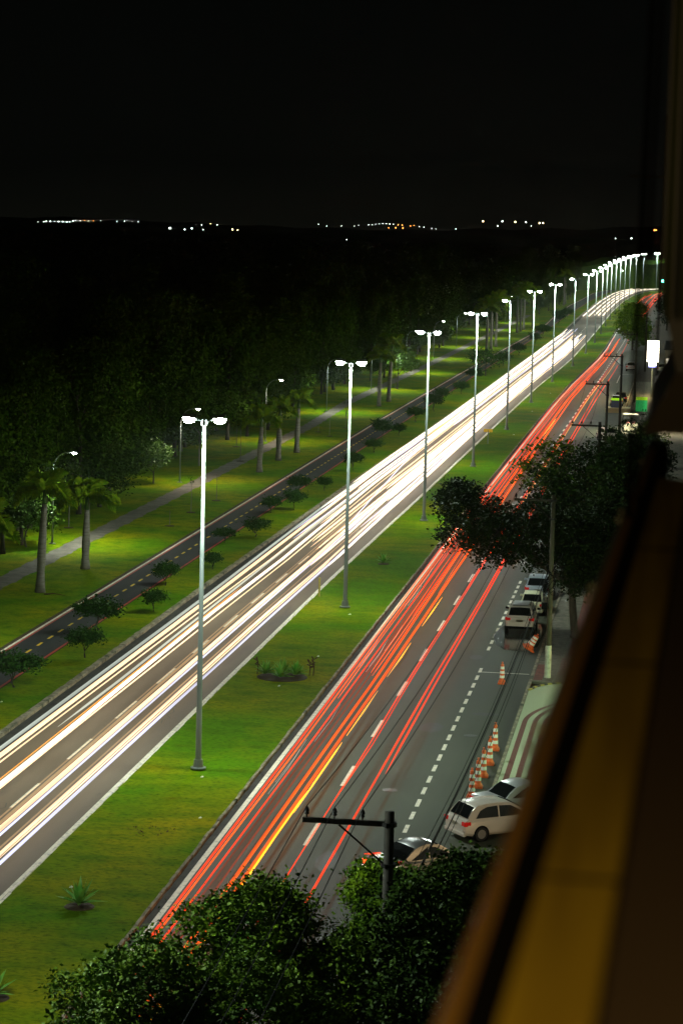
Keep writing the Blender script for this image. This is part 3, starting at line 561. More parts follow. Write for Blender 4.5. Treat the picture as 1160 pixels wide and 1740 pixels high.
# town lights on the horizon
Rw = Mx
def far_point(px, py, D):
    d = Rw @ Vector(((px-580)/4100, -(py-870)/4100, -1)); t = D/d.y
    return CAM+d*t
TW = [(65, 377, 1), (75, 376.5, 1.6), (79, 376, 2.2), (86, 376, 2.4), (93, 376, 1.2), (100, 376.5, 2.4), (107, 376.5, 2.4), (114, 377, 2.4), (119, 377.5, 1.2), (125, 375, 2.2), (129, 374.5, 1.2), (137, 375, 1.6), (144, 374.5, 1.6), (151, 375, 1.2), (159, 375, 1.7), (172, 375, 1.2), (199, 376, 1.2), (212, 376, 1.4), (225, 377, .9), (235, 377, 1.2),
      (289, 388, 5), (314, 390, 2.4), (326, 388, 3), (345, 391, 3), (343, 382, 1.4), (358, 380, 1.5), (369, 382, 1.4), (395, 390, 3), (404, 391, 2.0), (541, 381, 1.2), (555, 384, 1.2), (580, 384, 1.2),
      (602, 384, 1), (609, 383, 1), (626, 382, 1.2), (632, 381.5, 1.2), (638, 381, 1.2), (644, 380.5, 1.2), (650, 380, 1.2), (656, 380, 1.2), (662, 380.5, 1.2), (668, 381, 1.2), (676, 382, 2), (683, 382.5, 2), (697, 384, 1.6), (703, 383, 1.5), (672, 387, 2.4), (684, 387.5, 2.4), (660, 387, 1.6), (712, 385, 1.2), (720, 386, 1.2), (733, 388, 1), (740, 389, .9),
      (820, 376, 3.2), (853, 376, 2.6), (845, 384, 2), (875, 377, 3.2), (893, 377.5, 2.4), (916, 379, 3.2), (922, 379, 3), (902, 384, 1.3), (774, 389, 1.4), (589, 407, 1.5), (1045, 405, 1.4), (1072, 405, 2.6), (1057, 460, 2.2), (1111, 391, 3.5), (1114, 391, 2.5)]
EM = {'w': emis('town_light_white', (.85, 1, .9), 14, False), 'y': emis('town_light_yellow', (1, .8, .35), 16, False), 'o': emis('town_light_orange', (1, .30, .06), 10, False)}
IC = {}
for k, m_ in EM.items():
    o = MB().lathe([(.15, -.5), (.42, -.3), (.5, 0), (.42, .3), (.15, .5)], n=8).build('bulb_'+k, m_); IC[k] = o.data; bpy.data.objects.remove(o)
pst = MB().tube([(0, 0, -14), (0, 0, -.4)], .12, 6).build('post_tmp', M['dark_metal']); pstd = pst.data; bpy.data.objects.remove(pst)
for px, py, s in TW:
    D = 3300 if py < 395 else (1500 if py < 440 else 640)
    p = far_point(px, py, D); k = 'o' if (px in (1111, 1114, 159, 144, 672, 684, 676, 683, 660) or (697 <= px <= 703)) else ('y' if px in (820, 875, 916, 922, 395, 404, 358) else 'w')
    r_ = empty('town_light', p, {'w': 'tiny white lamp of the far town on the horizon', 'y': 'tiny yellowish lamp of the far town on the horizon', 'o': 'tiny orange lamp of the far town on the horizon'}[k], 'lamp', 'lamps of the far town')
    q = s*.58*D/3300; r_.scale = (q, q, q)
    for nm, dd in (('bulb', IC[k]), ('post', pstd)):
        c = bpy.data.objects.new(nm, dd); col.objects.link(c); c.parent = r_
        if nm == 'post': c.scale = (1, 1, max(.3, (p.z/q-.4)/13.6)) if p.z > 0 else (1, 1, .3)
# ------------------------------------------------------------------ light trails of the passing traffic, at lamp height above the road
def tc_(name, c, s):
    red = 'tail' in name
    m = emis(name, c, s*(.62 if red else .55), True); nt = m.node_tree; e = nt.nodes['Emission']; o = nt.nodes['Material Output']
    t = nt.nodes.new('ShaderNodeBsdfTransparent'); a = nt.nodes.new('ShaderNodeAddShader'); t.inputs[0].default_value = (.92, .68, .58, 1) if red else (1, 1, 1, 1)
    nt.links.new(e.outputs[0], a.inputs[0]); nt.links.new(t.outputs[0], a.inputs[1]); nt.links.new(a.outputs[0], o.inputs[0])
    tc = nt.nodes.new('ShaderNodeTexCoord'); mp = nt.nodes.new('ShaderNodeMapping'); mp.inputs['Scale'].default_value = (7, .035, 1); n = nt.nodes.new('ShaderNodeTexNoise'); n.inputs['Scale'].default_value = 1; n.inputs['Detail'].default_value = 4
    mr = nt.nodes.new('ShaderNodeMapRange'); mr.inputs[1].default_value = .3; mr.inputs[2].default_value = .7; k = e.inputs[1].default_value; mr.inputs[3].default_value = k*.5; mr.inputs[4].default_value = k*1.35
    nt.links.new(tc.outputs['Object'], mp.inputs[0]); nt.links.new(mp.outputs[0], n.inputs['Vector']); nt.links.new(n.outputs[0], mr.inputs[0]); nt.links.new(mr.outputs[0], e.inputs[1]); return m
TM = {'cream': tc_('headlight_trail_cream', (1, .70, .42), 1.5), 'white': tc_('headlight_trail_white', (1, .86, .68), 1.9), 'grey': tc_('headlight_trail_grey', (.62, .68, .60), .8),
      'blue': tc_('headlight_trail_blue', (.72, .74, 1), 1.1), 'amber': tc_('indicator_trail_amber', (1, .36, .02), 1.0), 'tan': tc_('headlight_trail_tan', (.62, .36, .16), .5),
      'red': tc_('tail_light_trail_red', (1, .035, .002), 1.1), 'orange': tc_('tail_light_trail_orange', (1, .11, .002), 1.2), 'pink': tc_('tail_light_trail_faint', (.75, .10, .06), .22), 'yellow': tc_('indicator_trail_yellow', (1, .42, .01), 2.0),
      'glint': tc_('reflection_trail_grey', (.5, .45, .42), .7)}
def trail(pts, r, m, z, label, group, wig=0, flat=.5):
    f = F(pts); a, b = pts[0][0], pts[-1][0]; ph = random.uniform(0, 6)
    if b < a: a, b = b, a
    ys = []; y = a
    while y < b: ys.append(y); y += 6 if y > 60 or wig == 0 else 2.5
    ys.append(b); n = len(ys)
    P = [(f(q)+(wig*math.sin(q*.035+ph)*.6+wig*.25*math.sin(q*.13+ph*2)), q, z) for q in ys]
    rr = [max(.010, min(1, (q-a)/2.5+.15, (b-q)/2.5+.15)*r*(.72 if z < .7 else .64)) for q in ys]
    o = MB().tube(P, rr, 6, flat=flat).build('light_trail', TM[m], smooth=True)
    tag(o, label, 'light trail', group); return o
def tt(t, a, b, k=60):  # lane position t between the kerbs, as control points
    ys = list(np.arange(a, b, k))+[b]; return [(y, kL(y)+t*(eR(y)-kL(y))) for y in ys]
def join(near, t): # continue a measured trail along the road
    y0, x0 = near[-1]; t0 = (x0-kL(y0))/(eR(y0)-kL(y0)); t = t0 if t is None else t
    e = 455+random.uniform(-20, 30); out = list(near)
    for y in np.arange(y0+40, e, 40): q = min(1, (y-y0)/120); u = t0+(t-t0)*q; out.append((y, kL(y)+u*(eR(y)-kL(y))))
    return out
GH = 'headlight trails on the left carriageway'; GT = 'tail light trails on the right carriageway'
W = [('a', 'grey', .17, [(-60, -9.5), (5, -9.2), (50, -9.02), (100, -9.1), (143, -8.97)], .08, 'broad greyish headlight trail, leftmost beside the stained gutter'),
     ('b', 'cream', .21, [(-60, -9.0), (4, -8.8), (45, -8.6), (100, -8.6), (143, -8.5)], .14, 'broad cream headlight trail, second from the left kerb'),
     ('c', 'cream', .075, [(-60, -8.6), (3, -8.43), (42, -8.15), (66, -7.9), (120, -8.0)], .2, 'thin cream headlight trail, third from the left kerb'),
     ('d', 'grey', .13, [(5, -7.89), (18, -7.75), (45, -7.8), (100, -7.75)], .25, 'greyish headlight trail starting abruptly in the left lane'),
     ('e', 'amber', .055, [(-60, -7.6), (3, -7.52), (18, -7.5), (52, -7.55)], None, 'orange indicator trail between white trails in the left lane'),
     ('f', 'white', .19, [(-60, -7.4), (3, -7.25), (39, -7.35), (66, -7.1), (120, -7.3)], .3, 'broad pure white headlight trail in the left lane'),
     ('g', 'cream', .075, [(-60, -7.15), (3, -7.05), (39, -6.85), (66, -6.66), (120, -6.8)], .36, 'thin cream headlight trail along the inner side of the left lane'),
     ('h', 'tan', .13, [(-60, -5.35), (3.5, -5.42), (39, -5.5), (66, -5.45), (100, -5.6)], None, 'faint tan trail beside the lane dashes'),
     ('h2', 'tan', .07, [(-60, -5.62), (3.5, -5.65), (39, -5.75), (66, -5.7), (90, -5.8)], None, 'thinner faint tan trail over the lane dashes'),
     ('i', 'cream', .20, [(-60, -5.15), (3.6, -5.12), (39, -5.08), (66, -4.95), (101, -5.1)], .6, 'broad cream headlight trail in the right lane'),
     ('i2', 'blue', .10, [(-60, -4.87), (3.6, -4.87), (39, -4.8), (66, -4.7), (101, -4.8)], .65, 'bluish-white headlight trail beside the broad cream one'),
     ('j', 'tan', .07, [(-60, -4.32), (3.8, -4.32), (39, -4.3), (66, -4.2), (101, -4.1)], None, 'thin bronze trail left of the paired cream trails'),
     ('k', 'cream', .13, [(-60, -4.12), (3.85, -4.05), (39, -4.03), (66, -3.75), (101, -3.7)], .76, 'cream headlight trail second from the median edge'),
     ('k2', 'cream', .06, [(-21, -3.92), (3.85, -3.86), (39, -3.82), (66, -3.6)], None, 'thin cream trail ending near the bottom left'),
     ('l', 'blue', .13, [(-60, -3.75), (4, -3.66), (39, -3.55), (66, -3.4), (101, -3.4)], .82, 'bluish-white headlight trail nearest the median edge')]
for key, m_, rd, pts, t, lab in W:
    if t is not None: pts = join(pts, t)
    trail(pts, rd, m_, .65, lab, GH)
trail([(86, -5.25), (102, -5.72), (111, -6.0), (128, -6.46), (142, -6.86), (190, -7.4), (300, -7.3)], .09, 'blue', .62, 'bluish trail slanting across from the right lane to the left lane', GH)
trail([(63.5, -4.63), (80, -4.5), (140, -4.6), (300, -4.2), (440, -3.4)], .13, 'white', .62, 'white trail starting abruptly in the right lane', GH)
trail([(63.8, -3.36), (80, -3.35), (140, -3.1), (260, -2.8), (440, -1.9)], .13, 'white', .62, 'white trail starting abruptly beside the median line', GH)
trail([(171, -7.9), (210, -7.4), (240, -7.3)], .10, 'yellow', .68, 'yellow indicator streak among the far white trails', GH)
n_ = 0
for t in (.09, .15, .2, .26, .31, .36, .41, .5, .56, .61, .66, .70, .75, .79, .84, .88):
    a = random.uniform(70, 120) if t != .41 else 190
    pts = [(y, x+random.uniform(-.08, .08)) for y, x in tt(t, a, random.uniform(430, 470) if t > .45 else random.uniform(470, 512), 35)]
    trail(pts, random.choice((.09, .12, .15)), random.choice(('white', 'white', 'cream', 'blue')), random.uniform(.58, .72), 'thin headlight trail in the dense white stream of the middle distance', GH)
for t in (.17, .38, .56, .7, .86):
    a = 590 if t < .4 else 600; b = 1012 if t < .5 else 975
    pts = [(y, kL(y)+t*(eR(y)-kL(y))) for y in list(np.arange(a, 850, 40))+list(np.arange(850, b, 12))]
    pts = [(y, x) for y, x in pts if abs(x) < 60]
    f = F(pts); o = MB().tube([(x, y, .65) for y, x in pts], .22, 6, flat=.6).build('light_trail', TM['white']); tag(o, 'far headlight trail on the bend of the avenue', 'light trail', 'far headlight trails on the bend')
rd_end = lambda: random.uniform(395, 420)
farA = [(337, 5.6), (360, 6.0), (382, 6.2), (427, 5.9), (455, 5.9)]; farB = [(338, 6.87), (370, 7.2), (422, 7.1), (446, 7.3)]
T = [('red', .085, [(-60, 4.08), (5, 4.03), (50, 3.80), (75, 3.70), (135, 3.72), (232, 3.80), (300, 4.9)]+farA, 'red tail light trail closest to the median line'),
     ('orange', .07, [(-60, 4.18), (5, 4.22), (50, 4.05), (75, 3.98), (160, 4.1), (240, 4.2), (300, 5.1), (345, 5.9), (400, 6.3)], 'orange tail light trail just right of the closest red one'),
     ('red', .07, [(-60, 4.44), (5, 4.62), (30, 4.6), (75, 4.5), (160, 4.6), (260, 4.8), (330, 6.0)], 'red tail light trail third from the median'),
     ('pink', .06, [(-60, 4.6), (5, 4.9), (50, 4.9), (110, 4.9), (200, 4.9)], 'faint broad red trail in the middle of the first lane'),
     ('pink', .07, [(-30, 5.1), (5, 5.15), (50, 5.1), (110, 5.1), (200, 5.2)], 'faint thin red trail right of the lane middle'),
     ('orange', .12, [(-60, 5.42), (5, 5.5), (21, 5.56), (51, 5.4), (75, 5.25), (152, 5.2), (240, 5.3), (310, 6.2)]+farB, 'broad orange tail light trail on the right of the first lane'),
     ('orange', .13, [(-60, 5.74), (5, 5.86), (21, 5.93), (51, 5.9), (75, 5.92), (152, 5.77), (240, 5.76), (300, 6.4), (345, 7.0), (390, 7.35), (430, 7.3)], 'broadest orange tail light trail, right edge of the dense red stream'),
     ('red', .045, [(-60, 7.24), (5, 7.36), (20, 7.3), (52, 7.44), (75, 7.43), (160, 7.5), (240, 7.72), (300, 8.3), (340, 8.87), (376, 9.5), (415, 9.45), (450, 9.2)], 'thin red trail running over the white lane dashes'),
     ('red', .045, [(-8, 7.34), (5, 7.52), (20, 7.44), (52, 7.54), (75, 7.56), (160, 7.66), (240, 7.9), (310, 8.6)], 'second thin red trail beside the lane dashes'),
     ('red', .075, [(-60, 8.53), (6, 8.57), (22, 8.59), (52, 8.78), (72, 8.82), (152, 8.72), (240, 8.82), (282, 8.9)], 'red tail light trail left of the pair in the outer lane'),
     ('red', .075, [(-2, 8.84), (6, 8.83), (22, 8.84), (52, 8.95), (72, 8.97), (152, 8.98), (240, 9.25), (300, 9.7), (335, 9.9)], 'red tail light trail right of the pair in the outer lane, ending short'),
     ('amber', .09, [(100, 7.75), (160, 7.8), (240, 8.05), (310, 8.9), (345, 9.15)], 'orange trail right of the far lane dots'),
     ('yellow', .07, [(-62, 5.92), (-11, 5.92), (-6, 5.99)], 'yellow indicator dash nearest the bottom of the red stream'),
     ('yellow', .075, [(-10, 6.02), (-2, 6.03), (4, 6.05)], 'second yellow indicator dash along the red stream'),
     ('yellow', .075, [(5.5, 6.06), (13, 6.1), (17, 6.1)], 'third yellow indicator dash along the red stream'),
     ('yellow', .07, [(21, 6.1), (27, 6.15), (32, 6.15)], 'fourth yellow indicator dash along the red stream'),
     ('yellow', .07, [(38, 6.15), (43, 6.18), (50, 6.2)], 'fifth yellow indicator dash along the red stream'),
     ('yellow', .07, [(177, 5.4), (205, 5.5)], 'far yellow dash in the red stream')]
for m_, rd, pts, lab in T: trail(pts, rd, m_, .85, lab, GT, wig=.0 if m_ != 'pink' else .05)
for k, x in enumerate((4.2, 4.35, 4.55, 4.75, 4.9, 5.02, 5.25, 5.38, 5.5, 5.62, 5.75)):
    a = random.uniform(-5, 25) if k % 2 else random.uniform(35, 75)
    trail([(a, x), (max(a+20, 60), x-.15+random.uniform(-.1, .1)), (140, x-.1), (240, x+.05), (320, x+1.0), (380, x+1.5)], random.choice((.04, .06, .08)), random.choice(('red', 'orange', 'pink')), random.uniform(.75, .95),
          'thin red trail woven into the dense red stream', GT, wig=.10)
for k, x in enumerate((4.3, 4.5, 4.9, 5.1)):
    for j in range(3):
        a = random.uniform(-20, 110); trail([(a, x), (a+5, x+.05), (a+9, x-.05)], .022, 'glint', 1.0, 'short pale glint streak in the red stream', 'pale glints in the red stream', wig=.06)
for k, pts in enumerate([[(570, 8.6), (650, 9.4), (747, 10.3), (830, 11.2), (880, 14), (905, 18)], [(600, 7.5), (680, 8.0), (760, 8.6), (850, 10.5), (900, 15)], [(640, 6.6), (719, 6.4), (790, 7.0), (850, 8.8)], [(690, 5.8), (760, 6.0), (820, 7.0)], [(560, 9.4), (660, 10.4), (760, 11.3), (850, 13)]]):
    o = MB().tube([(x, y, .85) for y, x in pts], .17, 6, flat=.6).build('light_trail', TM['red' if k % 2 == 0 else 'orange']); tag(o, 'far tail light trail beyond the round tree', 'light trail', 'far tail light trails')
for k, (x0, x1, y, z, m_) in enumerate([(9.75, 10.35, -15.85, .92, 'red'), (9.7, 10.3, -15.95, .76, 'white'), (10.75, 11.3, -17.05, .92, 'red'), (10.7, 11.3, -17.12, .76, 'white')]):
    tag(MB().tube([(x0, y-.25, z), (x1, y, z)], [.02, .05], 6).build('light_trail', TM[m_]), ['short red streak at the left tail light of the reversing grey car', 'short white streak at the left reversing light of the grey car', 'short red streak at the right tail light of the reversing grey car', 'short white streak at the right reversing light of the grey car'][k], 'light trail')
# ------------------------------------------------------------------ utility poles and wires
def utility_pole(x, y, h, label, mt, white=False, arm=2.3, lampy=False):
    root = empty('utility_pole', (x, y, 0), label, 'utility pole')
    MB().tube([(0, 0, .1), (0, 0, h)], [.17, .12] if not white else [.16, .11], 12).build('pole', mt, root, smooth=True)
    if white: MB().lathe([(.18, .12), (.175, 1.9), (.165, 1.95)], n=14).build('painted_base', M['whitewash'], root)
    a = MB().box((-arm/2+.12, 0, h-.32), (arm, .10, .13)).build('crossarm', M['wood_pole'], root, bevel=.01)
    MB().tube([(-.1, 0, h-1.35), (-arm*.55, 0, h-.4)], .025, 6).build('brace', M['dark_metal'], root)
    MB().lathe([(.2, -.04), (.2, .04)], (0, 0, h-1.35), 10).lathe([(.19, -.05), (.19, .05)], (0, 0, h-.32), 10).build('clamp', M['dark_metal'], root)
    for k in range(3):
        ix = -arm+.22+k*.70
        MB().lathe([(.02, 0), (.02, .08), (.07, .09), (.05, .15), (.075, .17), (.05, .24), (.03, .28)], (ix, 0, h-.26), 10).build('insulator', M['dark_metal'], a)
    return root
UP = [(14.35, -48, 10.55), (14.4, 27, 10.4), (15.1, 80, 10.4), (14.1, 131, 10.4), (14.1, 185, 10.4), (14.6, 250, 10.4), (14.8, 330, 10.4)]
UL = ['dark utility pole with crossarm rising out of the bottom trees', 'concrete utility pole with white painted foot beside the parked cars', 'utility pole whose crossarm shows above the broad tree', 'grey utility pole with crossarm beyond the red lane, left of the parked van', 'utility pole with crossarm level with the far parked cars', 'yellowish lit utility pole beside the bright sign', 'far utility pole behind the bright sign']
for i, (x, y, h) in enumerate(UP): utility_pole(x, y, h, UL[i], M['conc_pole'] if i in (1, 5, 6) else M['wood_pole'], white=(i == 1))
def wire(a, b, sag, r, label, group=None, n=24, name='wire', m=None):
    a = Vector(a); b = Vector(b); pts = []
    for i in range(n+1):
        t = i/n; p = a.lerp(b, t); p.z -= sag*4*t*(1-t); pts.append(p)
    o = MB().tube(pts, r, 5).build(name, m or M['black']); tag(o, label, 'wire', group); return o
NAMES = ['left', 'middle', 'right']
for k in range(3):
    ix = -2.3+.22+k*.70
    for i in range(-1, 6):
        A = (14.35+ix, -125, 10.4) if i < 0 else (UP[i][0]+ix, UP[i][1], UP[i][2]+.03); B = (UP[i+1][0]+ix, UP[i+1][1], UP[i+1][2]+.03)
        wire(A, B, .9 if i < 1 else .5, .012 if i < 1 else .012, '%s overhead wire %s' % (NAMES[k], ['running from the near crossarm down towards the viewer', 'from the near crossarm to the white-footed pole', 'from the white-footed pole to the pole above the broad tree', 'between the poles beyond the broad tree', 'past the far parked cars', 'towards the bright sign', 'beyond the bright sign'][i+1]), 'overhead wires')
for k, (dx, dz) in enumerate([(-.25, 0), (-.12, .25), (.02, .12), (.1, .4), (-.3, .5), (-.05, -.22)]):
    wire((14.35+dx, -48, 6.9+dz), (14.4+dx, 27, 5.9+dz), .8+.08*k,   .030 if k == 0 else .012, ['thick twisted cable bundle', 'thin line above the cable bundle', 'second thick cable of the bundle', 'thin upper telephone line', 'thin outer telephone line', 'lowest thin telephone line'][k]+' from the white-footed pole to the near pole', 'low cables along the kerb')
    wire((14.4+dx, 27, 5.9+dz), (15.1+dx, 80, 6.0+dz), .7, .03 if k == 0 else .012, ['thick cable bundle', 'thin line above the bundle', 'second thick cable', 'thin upper line', 'thin outer line', 'lowest thin line'][k]+' leading from the white-footed pole into the big trees', 'low cables along the kerb')
bx = MB(); rr = random.Random(3)
for k in range(9): bx.tube([(14.4+.24*math.cos(a)+rr.uniform(-.05, .05), 26.9+.2*math.sin(a), 5.0+k*.16+.2*math.sin(a*2+k)) for a in np.linspace(0, 6.3, 12)], .02, 5)
bx.box((14.12, 26.85, 5.2), (.26, .26, .5)).box((14.1, 26.8, 4.2), (.3, .25, .35)); tag(bx.build('cable_coil', M['black']), 'tangled black cable coils and boxes hung on the white-footed pole', 'cable coil')
# ------------------------------------------------------------------ cones
def cone_thing(loc, label, h=1.1, rot=(0, 0, 0), group='orange and white traffic cones', fat=1.0):
    root = empty('traffic_cone', loc, label, 'traffic cone', group); root.rotation_euler = rot
    MB().box((0, 0, .05), (.44*fat, .44*fat, .10)).lathe([(.20*fat, .10), (.19*fat, .2), (.13*fat, .24)], n=12).build('base', M['cone'], root, bevel=.02)
    R_ = lambda z: (.145-.055*(z-.2)/(h-.2))*fat
    MB().lathe([(R_(.2), .2), (R_(h), h), (.05*fat, h+.02), (.035, h+.03), (.035, h+.09), (.06, h+.10), (.05, h+.13)], n=14).build('cone_body', M['cone'], root, smooth=False)
    for k in range(3):
        z0 = .34+k*(h-.34)/3.05; z1 = z0+.13*h; MB().lathe([(R_(z0)+.004, z0), (R_(z1)+.004, z1)], n=14).build('reflective_band', M['band'], root)
    return root
cone_thing((12.0, 25.1, 0), 'lone orange traffic cone standing inside the painted parking bay')
for i, (x, y, dz) in enumerate([(12.95, 7.9, 0), (12.95, 4.7, 0), (12.87, 2.1, 0), (12.8, -.1, 0), (12.7, -2.2, 0)]):
    cone_thing((x, y, dz), 'traffic cone of the kerbside row above the angled cars, %s from the top' % ['first', 'second', 'third', 'fourth', 'last'][i], h=1.25)
cone_thing((12.75, 35.6, .2), 'fat orange channelling cone tipped over behind the white off-roader', h=.95, rot=(.15, .55, .3), fat=1.6)
# ------------------------------------------------------------------ cars
def car(loc, heading, paint, label, kind='hatch', L=4.2, W=1.74, H=1.48, lit=False):
    root = empty('parked_car', loc, label, 'car'); root.rotation_euler[2] = heading
    w2 = W/2; belt = .60*H if kind != 'suv' else .62*H; zb = .22 if kind != 'suv' else .28
    st = {'hatch': [(-L/2, .80, .36, belt-.22), (-L/2+.06, .93, zb+.05, belt-.03), (-L/2+.5, 1, zb, belt+.02), (-.3, 1, zb, belt), (L/2-1.15, 1, zb, belt-.06), (L/2-.35, .95, zb, belt-.2), (L/2-.03, .80, .3, belt-.36)],
          'sedan': [(-L/2, .84, .34, belt-.2), (-L/2+.05, .94, zb+.05, belt+.02), (-L/2+.7, 1, zb, belt+.05), (-.3, 1, zb, belt), (L/2-1.2, 1, zb, belt-.06), (L/2-.35, .95, zb, belt-.2), (L/2-.03, .80, .3, belt-.34)]}
    st['suv'] = st['hatch']; ring = [(-.88, 0, 0), (-1, 0, .12), (-1, 1, -.32), (-.985, 1, -.10), (-.90, 1, 0), (-.45, 1, .02), (0, 1, .025), (.45, 1, .02), (.90, 1, 0), (.985, 1, -.10), (1, 1, -.32), (1, 0, .12), (.88, 0, 0)]
    b = MB(); n = len(ring); vs = []
    for x, ws, z0, z1 in st[kind]:
        for yy, top, dz in ring: vs.append((x, yy*w2*ws, (z1 if top else z0)+dz*(1 if top else 1)))
    m_ = len(st[kind]); b.add(vs, [(i*n+k, i*n+(k+1) % n, (i+1)*n+(k+1) % n, (i+1)*n+k) for i in range(m_-1) for k in range(n)]+[tuple(range(n)), tuple((m_-1)*n+k for k in range(n))[::-1]])
    body = b.build('body', paint, root, smooth=True, bevel=.02)
    r0 = -L/2+(.16 if kind != 'sedan' else .78); r1 = L/2-1.05                  # greenhouse foot
    t0 = r0+(.50 if kind == 'hatch' else .36 if kind == 'suv' else .80); t1 = r1-(1.05 if kind != 'suv' else .85)
    zt = H-.045; wb = w2*.93; wt = w2*.73; zb2 = belt-.04
    def G(x, u): # half width at height fraction u
        return wb+(wt-wb)*u
    prof = [(r0, 0), (r0+(t0-r0)*.45, .50), (r0+(t0-r0)*.8, .80), (t0+.08, .92), (t0+.35*(t1-t0), .985), (t0+.65*(t1-t0), 1.0), (t1, .95), (t1+.22*(r1-t1), .83), (t1+.55*(r1-t1), .50), (r1, 0)]
    vs = []
    for x, u in prof:
        z = zb2+(zt-zb2)*u; g = G(x, u)
        vs += [(x, -g, z), (x, -g*.90, z+.035*u), (x, 0, z+.055*u), (x, g*.90, z+.035*u), (x, g, z)]
    k_ = len(prof); base = [(x, s*wb, zb2) for x in (r0, r1) for s in (-1, 1)]
    fs = [(i*5+k, i*5+k+1, (i+1)*5+k+1, (i+1)*5+k) for i in range(k_-1) for k in range(4)]
    fs += [tuple(i*5 for i in range(k_))[::-1], tuple(i*5+4 for i in range(k_)), (0, 4, (k_-1)*5+4, (k_-1)*5)[::-1]]
    MB().add(vs, fs).build('roof', paint, root, smooth=True, bevel=.03)
    def lerp(a, b, t): return a+(b-a)*t
    def pane(nm, pts, dx): # thin pane proud of the shell
        q = [Vector(p) for p in pts]; nn = (q[1]-q[0]).cross(q[-1]-q[0]).normalized()
        if nn.dot(Vector(dx)) < 0: nn = -nn
        k = len(q); MB().add([p+nn*.022 for p in q]+[p-nn*.02 for p in q], [tuple(range(k)), tuple(range(k, 2*k))[::-1]]+[(i, (i+1) % k, k+(i+1) % k, k+i) for i in range(k)]).build(nm, M['glass'], root)
    zz = lambda u: zb2+(zt-zb2)*u
    def curved(nm, st_, frac, sg):
        top = [(x, u) for x, u in st_]; vs = []
        for x, u in top:
            g = G(x, u)*frac; z = zz(u)+.05*u
            vs += [(x+sg*.035, -g, z+.012), (x+sg*.05, 0, z+.03), (x+sg*.035, g, z+.012), (x-sg*.05, -g, z-.03), (x-sg*.05, 0, z-.03), (x-sg*.05, g, z-.03)]
        k = len(top); fs = []
        for i in range(k-1):
            a = i*6; b = a+6; fs += [(a, a+1, b+1, b), (a+1, a+2, b+2, b+1), (a+3, a+4, b+4, b+3)[::-1], (a+4, a+5, b+5, b+4)[::-1], (a, b, b+3, a+3), (a+2, b+2, b+5, a+5)[::-1]]
        a = (k-1)*6; fs += [(0, 1, 4, 3), (1, 2, 5, 4), (a, a+1, a+4, a+3)[::-1], (a+1, a+2, a+5, a+4)[::-1]]
        MB().add(vs, fs).build(nm, M['glass'], root)
    pi_ = lambda x: float(np.interp(x, [p[0] for p in prof], [p[1] for p in prof]))
    rs = [r0+(t0-r0)*q for q in (.12, .3, .45, .62, .8)]; curved('rear_window', [(x, pi_(x)) for x in rs], .86, -1)
    ws_ = [r1-(r1-t1)*q for q in (.06, .25, .45, .62, .80)]; curved('windscreen', [(x, pi_(x)) for x in ws_], .88, 1)
    for s in (-1, 1):
        mid = (r0+r1)/2-.05
        for nm, xa, xb, ta, tb in (('side_window', r0+.38, mid-.04, t0+.10, mid-.04), ('side_window', mid+.04, r1-.22, mid+.04, t1+.02)):
            if ta < tb and xa < mid: q_ = [(xa, .14), (xb, .12), (tb, .86), (ta+.35, .82), (ta+.02, .62)] if kind != 'suv' else [(xa, .12), (xb, .10), (tb, .84), (ta+.1, .82), (ta-.1, .5)]
            if xa >= mid: q_ = [(xa, .12), (xb, .12), (t1+.55*(r1-t1)-.05, .40), (tb+.02, .80), (ta, .86)]
            pane(nm, [(x_, s*G(0, u_), zz(u_)) for x_, u_ in q_], (0, s, .3))
        tl = MB().box((-L/2+.07, s*w2*.80, belt-.16), (.16, w2*.34, .17)).box((-L/2+.17, s*w2*.93, belt-.13), (.22, .10, .15)).build('tail_light', M['tail_on'] if lit else M['tail'], root, bevel=.02)
        if lit: MB().box((-L/2+.02, s*w2*.78, belt-.34), (.14, w2*.26, .07)).build('reversing_light', M['reverse_on'], root)
        MB().box((L/2-.16, s*w2*.70, belt-.32), (.22, w2*.36, .14)).build('headlight', M['chrome'], root, bevel=.03)
        MB().box((r1-.28, s*(w2+.09), belt+.08), (.14, .20, .13)).build('mirror', M['black'] if kind == 'suv' else paint, root, bevel=.02)
        if kind == 'suv':
            if s > 0: MB().box(((t0+t1)/2, 0, zt+.045), (t1-t0-.1, wt*1.5, .05)).build('glass_roof', M['grey_car'], root, bevel=.02)
            MB().tube([(t0+.1, s*wt*.88, zt+.04), (t0+.25, s*wt*.88, zt+.09), (t1-.1, s*wt*.88, zt+.09), (t1, s*wt*.88, zt+.04)], .018, 6).build('roof_rail', M['chrome'], root)
        for x in (-L/2+.78, L/2-.82):
            wr = .31 if kind != 'suv' else .35
            MB().tube([(x, s*(w2-.20), wr), (x, s*(w2+.012), wr)], [wr+.05, wr+.05], 20).build('wheel_arch', M['black'], root)
            t_ = MB().tube([(x, s*(w2-.2), wr), (x, s*(w2-.02), wr), (x, s*(w2+.02), wr)], [wr, wr, wr*.9], 20).build('tyre', M['tyre'], root)
            MB().tube([(x, s*(w2-.1), wr), (x, s*(w2+.028), wr)], wr*.62, 12).build('rim', M['rim'], t_)
    MB().box((-L/2+.03, 0, belt-.24), (.06, .42, .13)).build('number_plate', M['plate'], root)
    MB().box((-L/2+.04, 0, zb+.09), (.13, W*.9, .16)).build('rear_bumper', M['black'] if kind == 'suv' else paint, root, bevel=.03)
    return root
PI = math.pi
car((11.8, 44.3, 0), PI/2, M['pearl'], 'pearl white off-roader with roof rails, nearest of the kerbside row under the big tree', 'suv', 4.4, 1.82, 1.68)
car((12.15, 51.2, 0), PI/2-.02, M['cream'], 'cream rounded old hatchback parked in front of the white off-roader', 'hatch', 3.9, 1.6, 1.44)
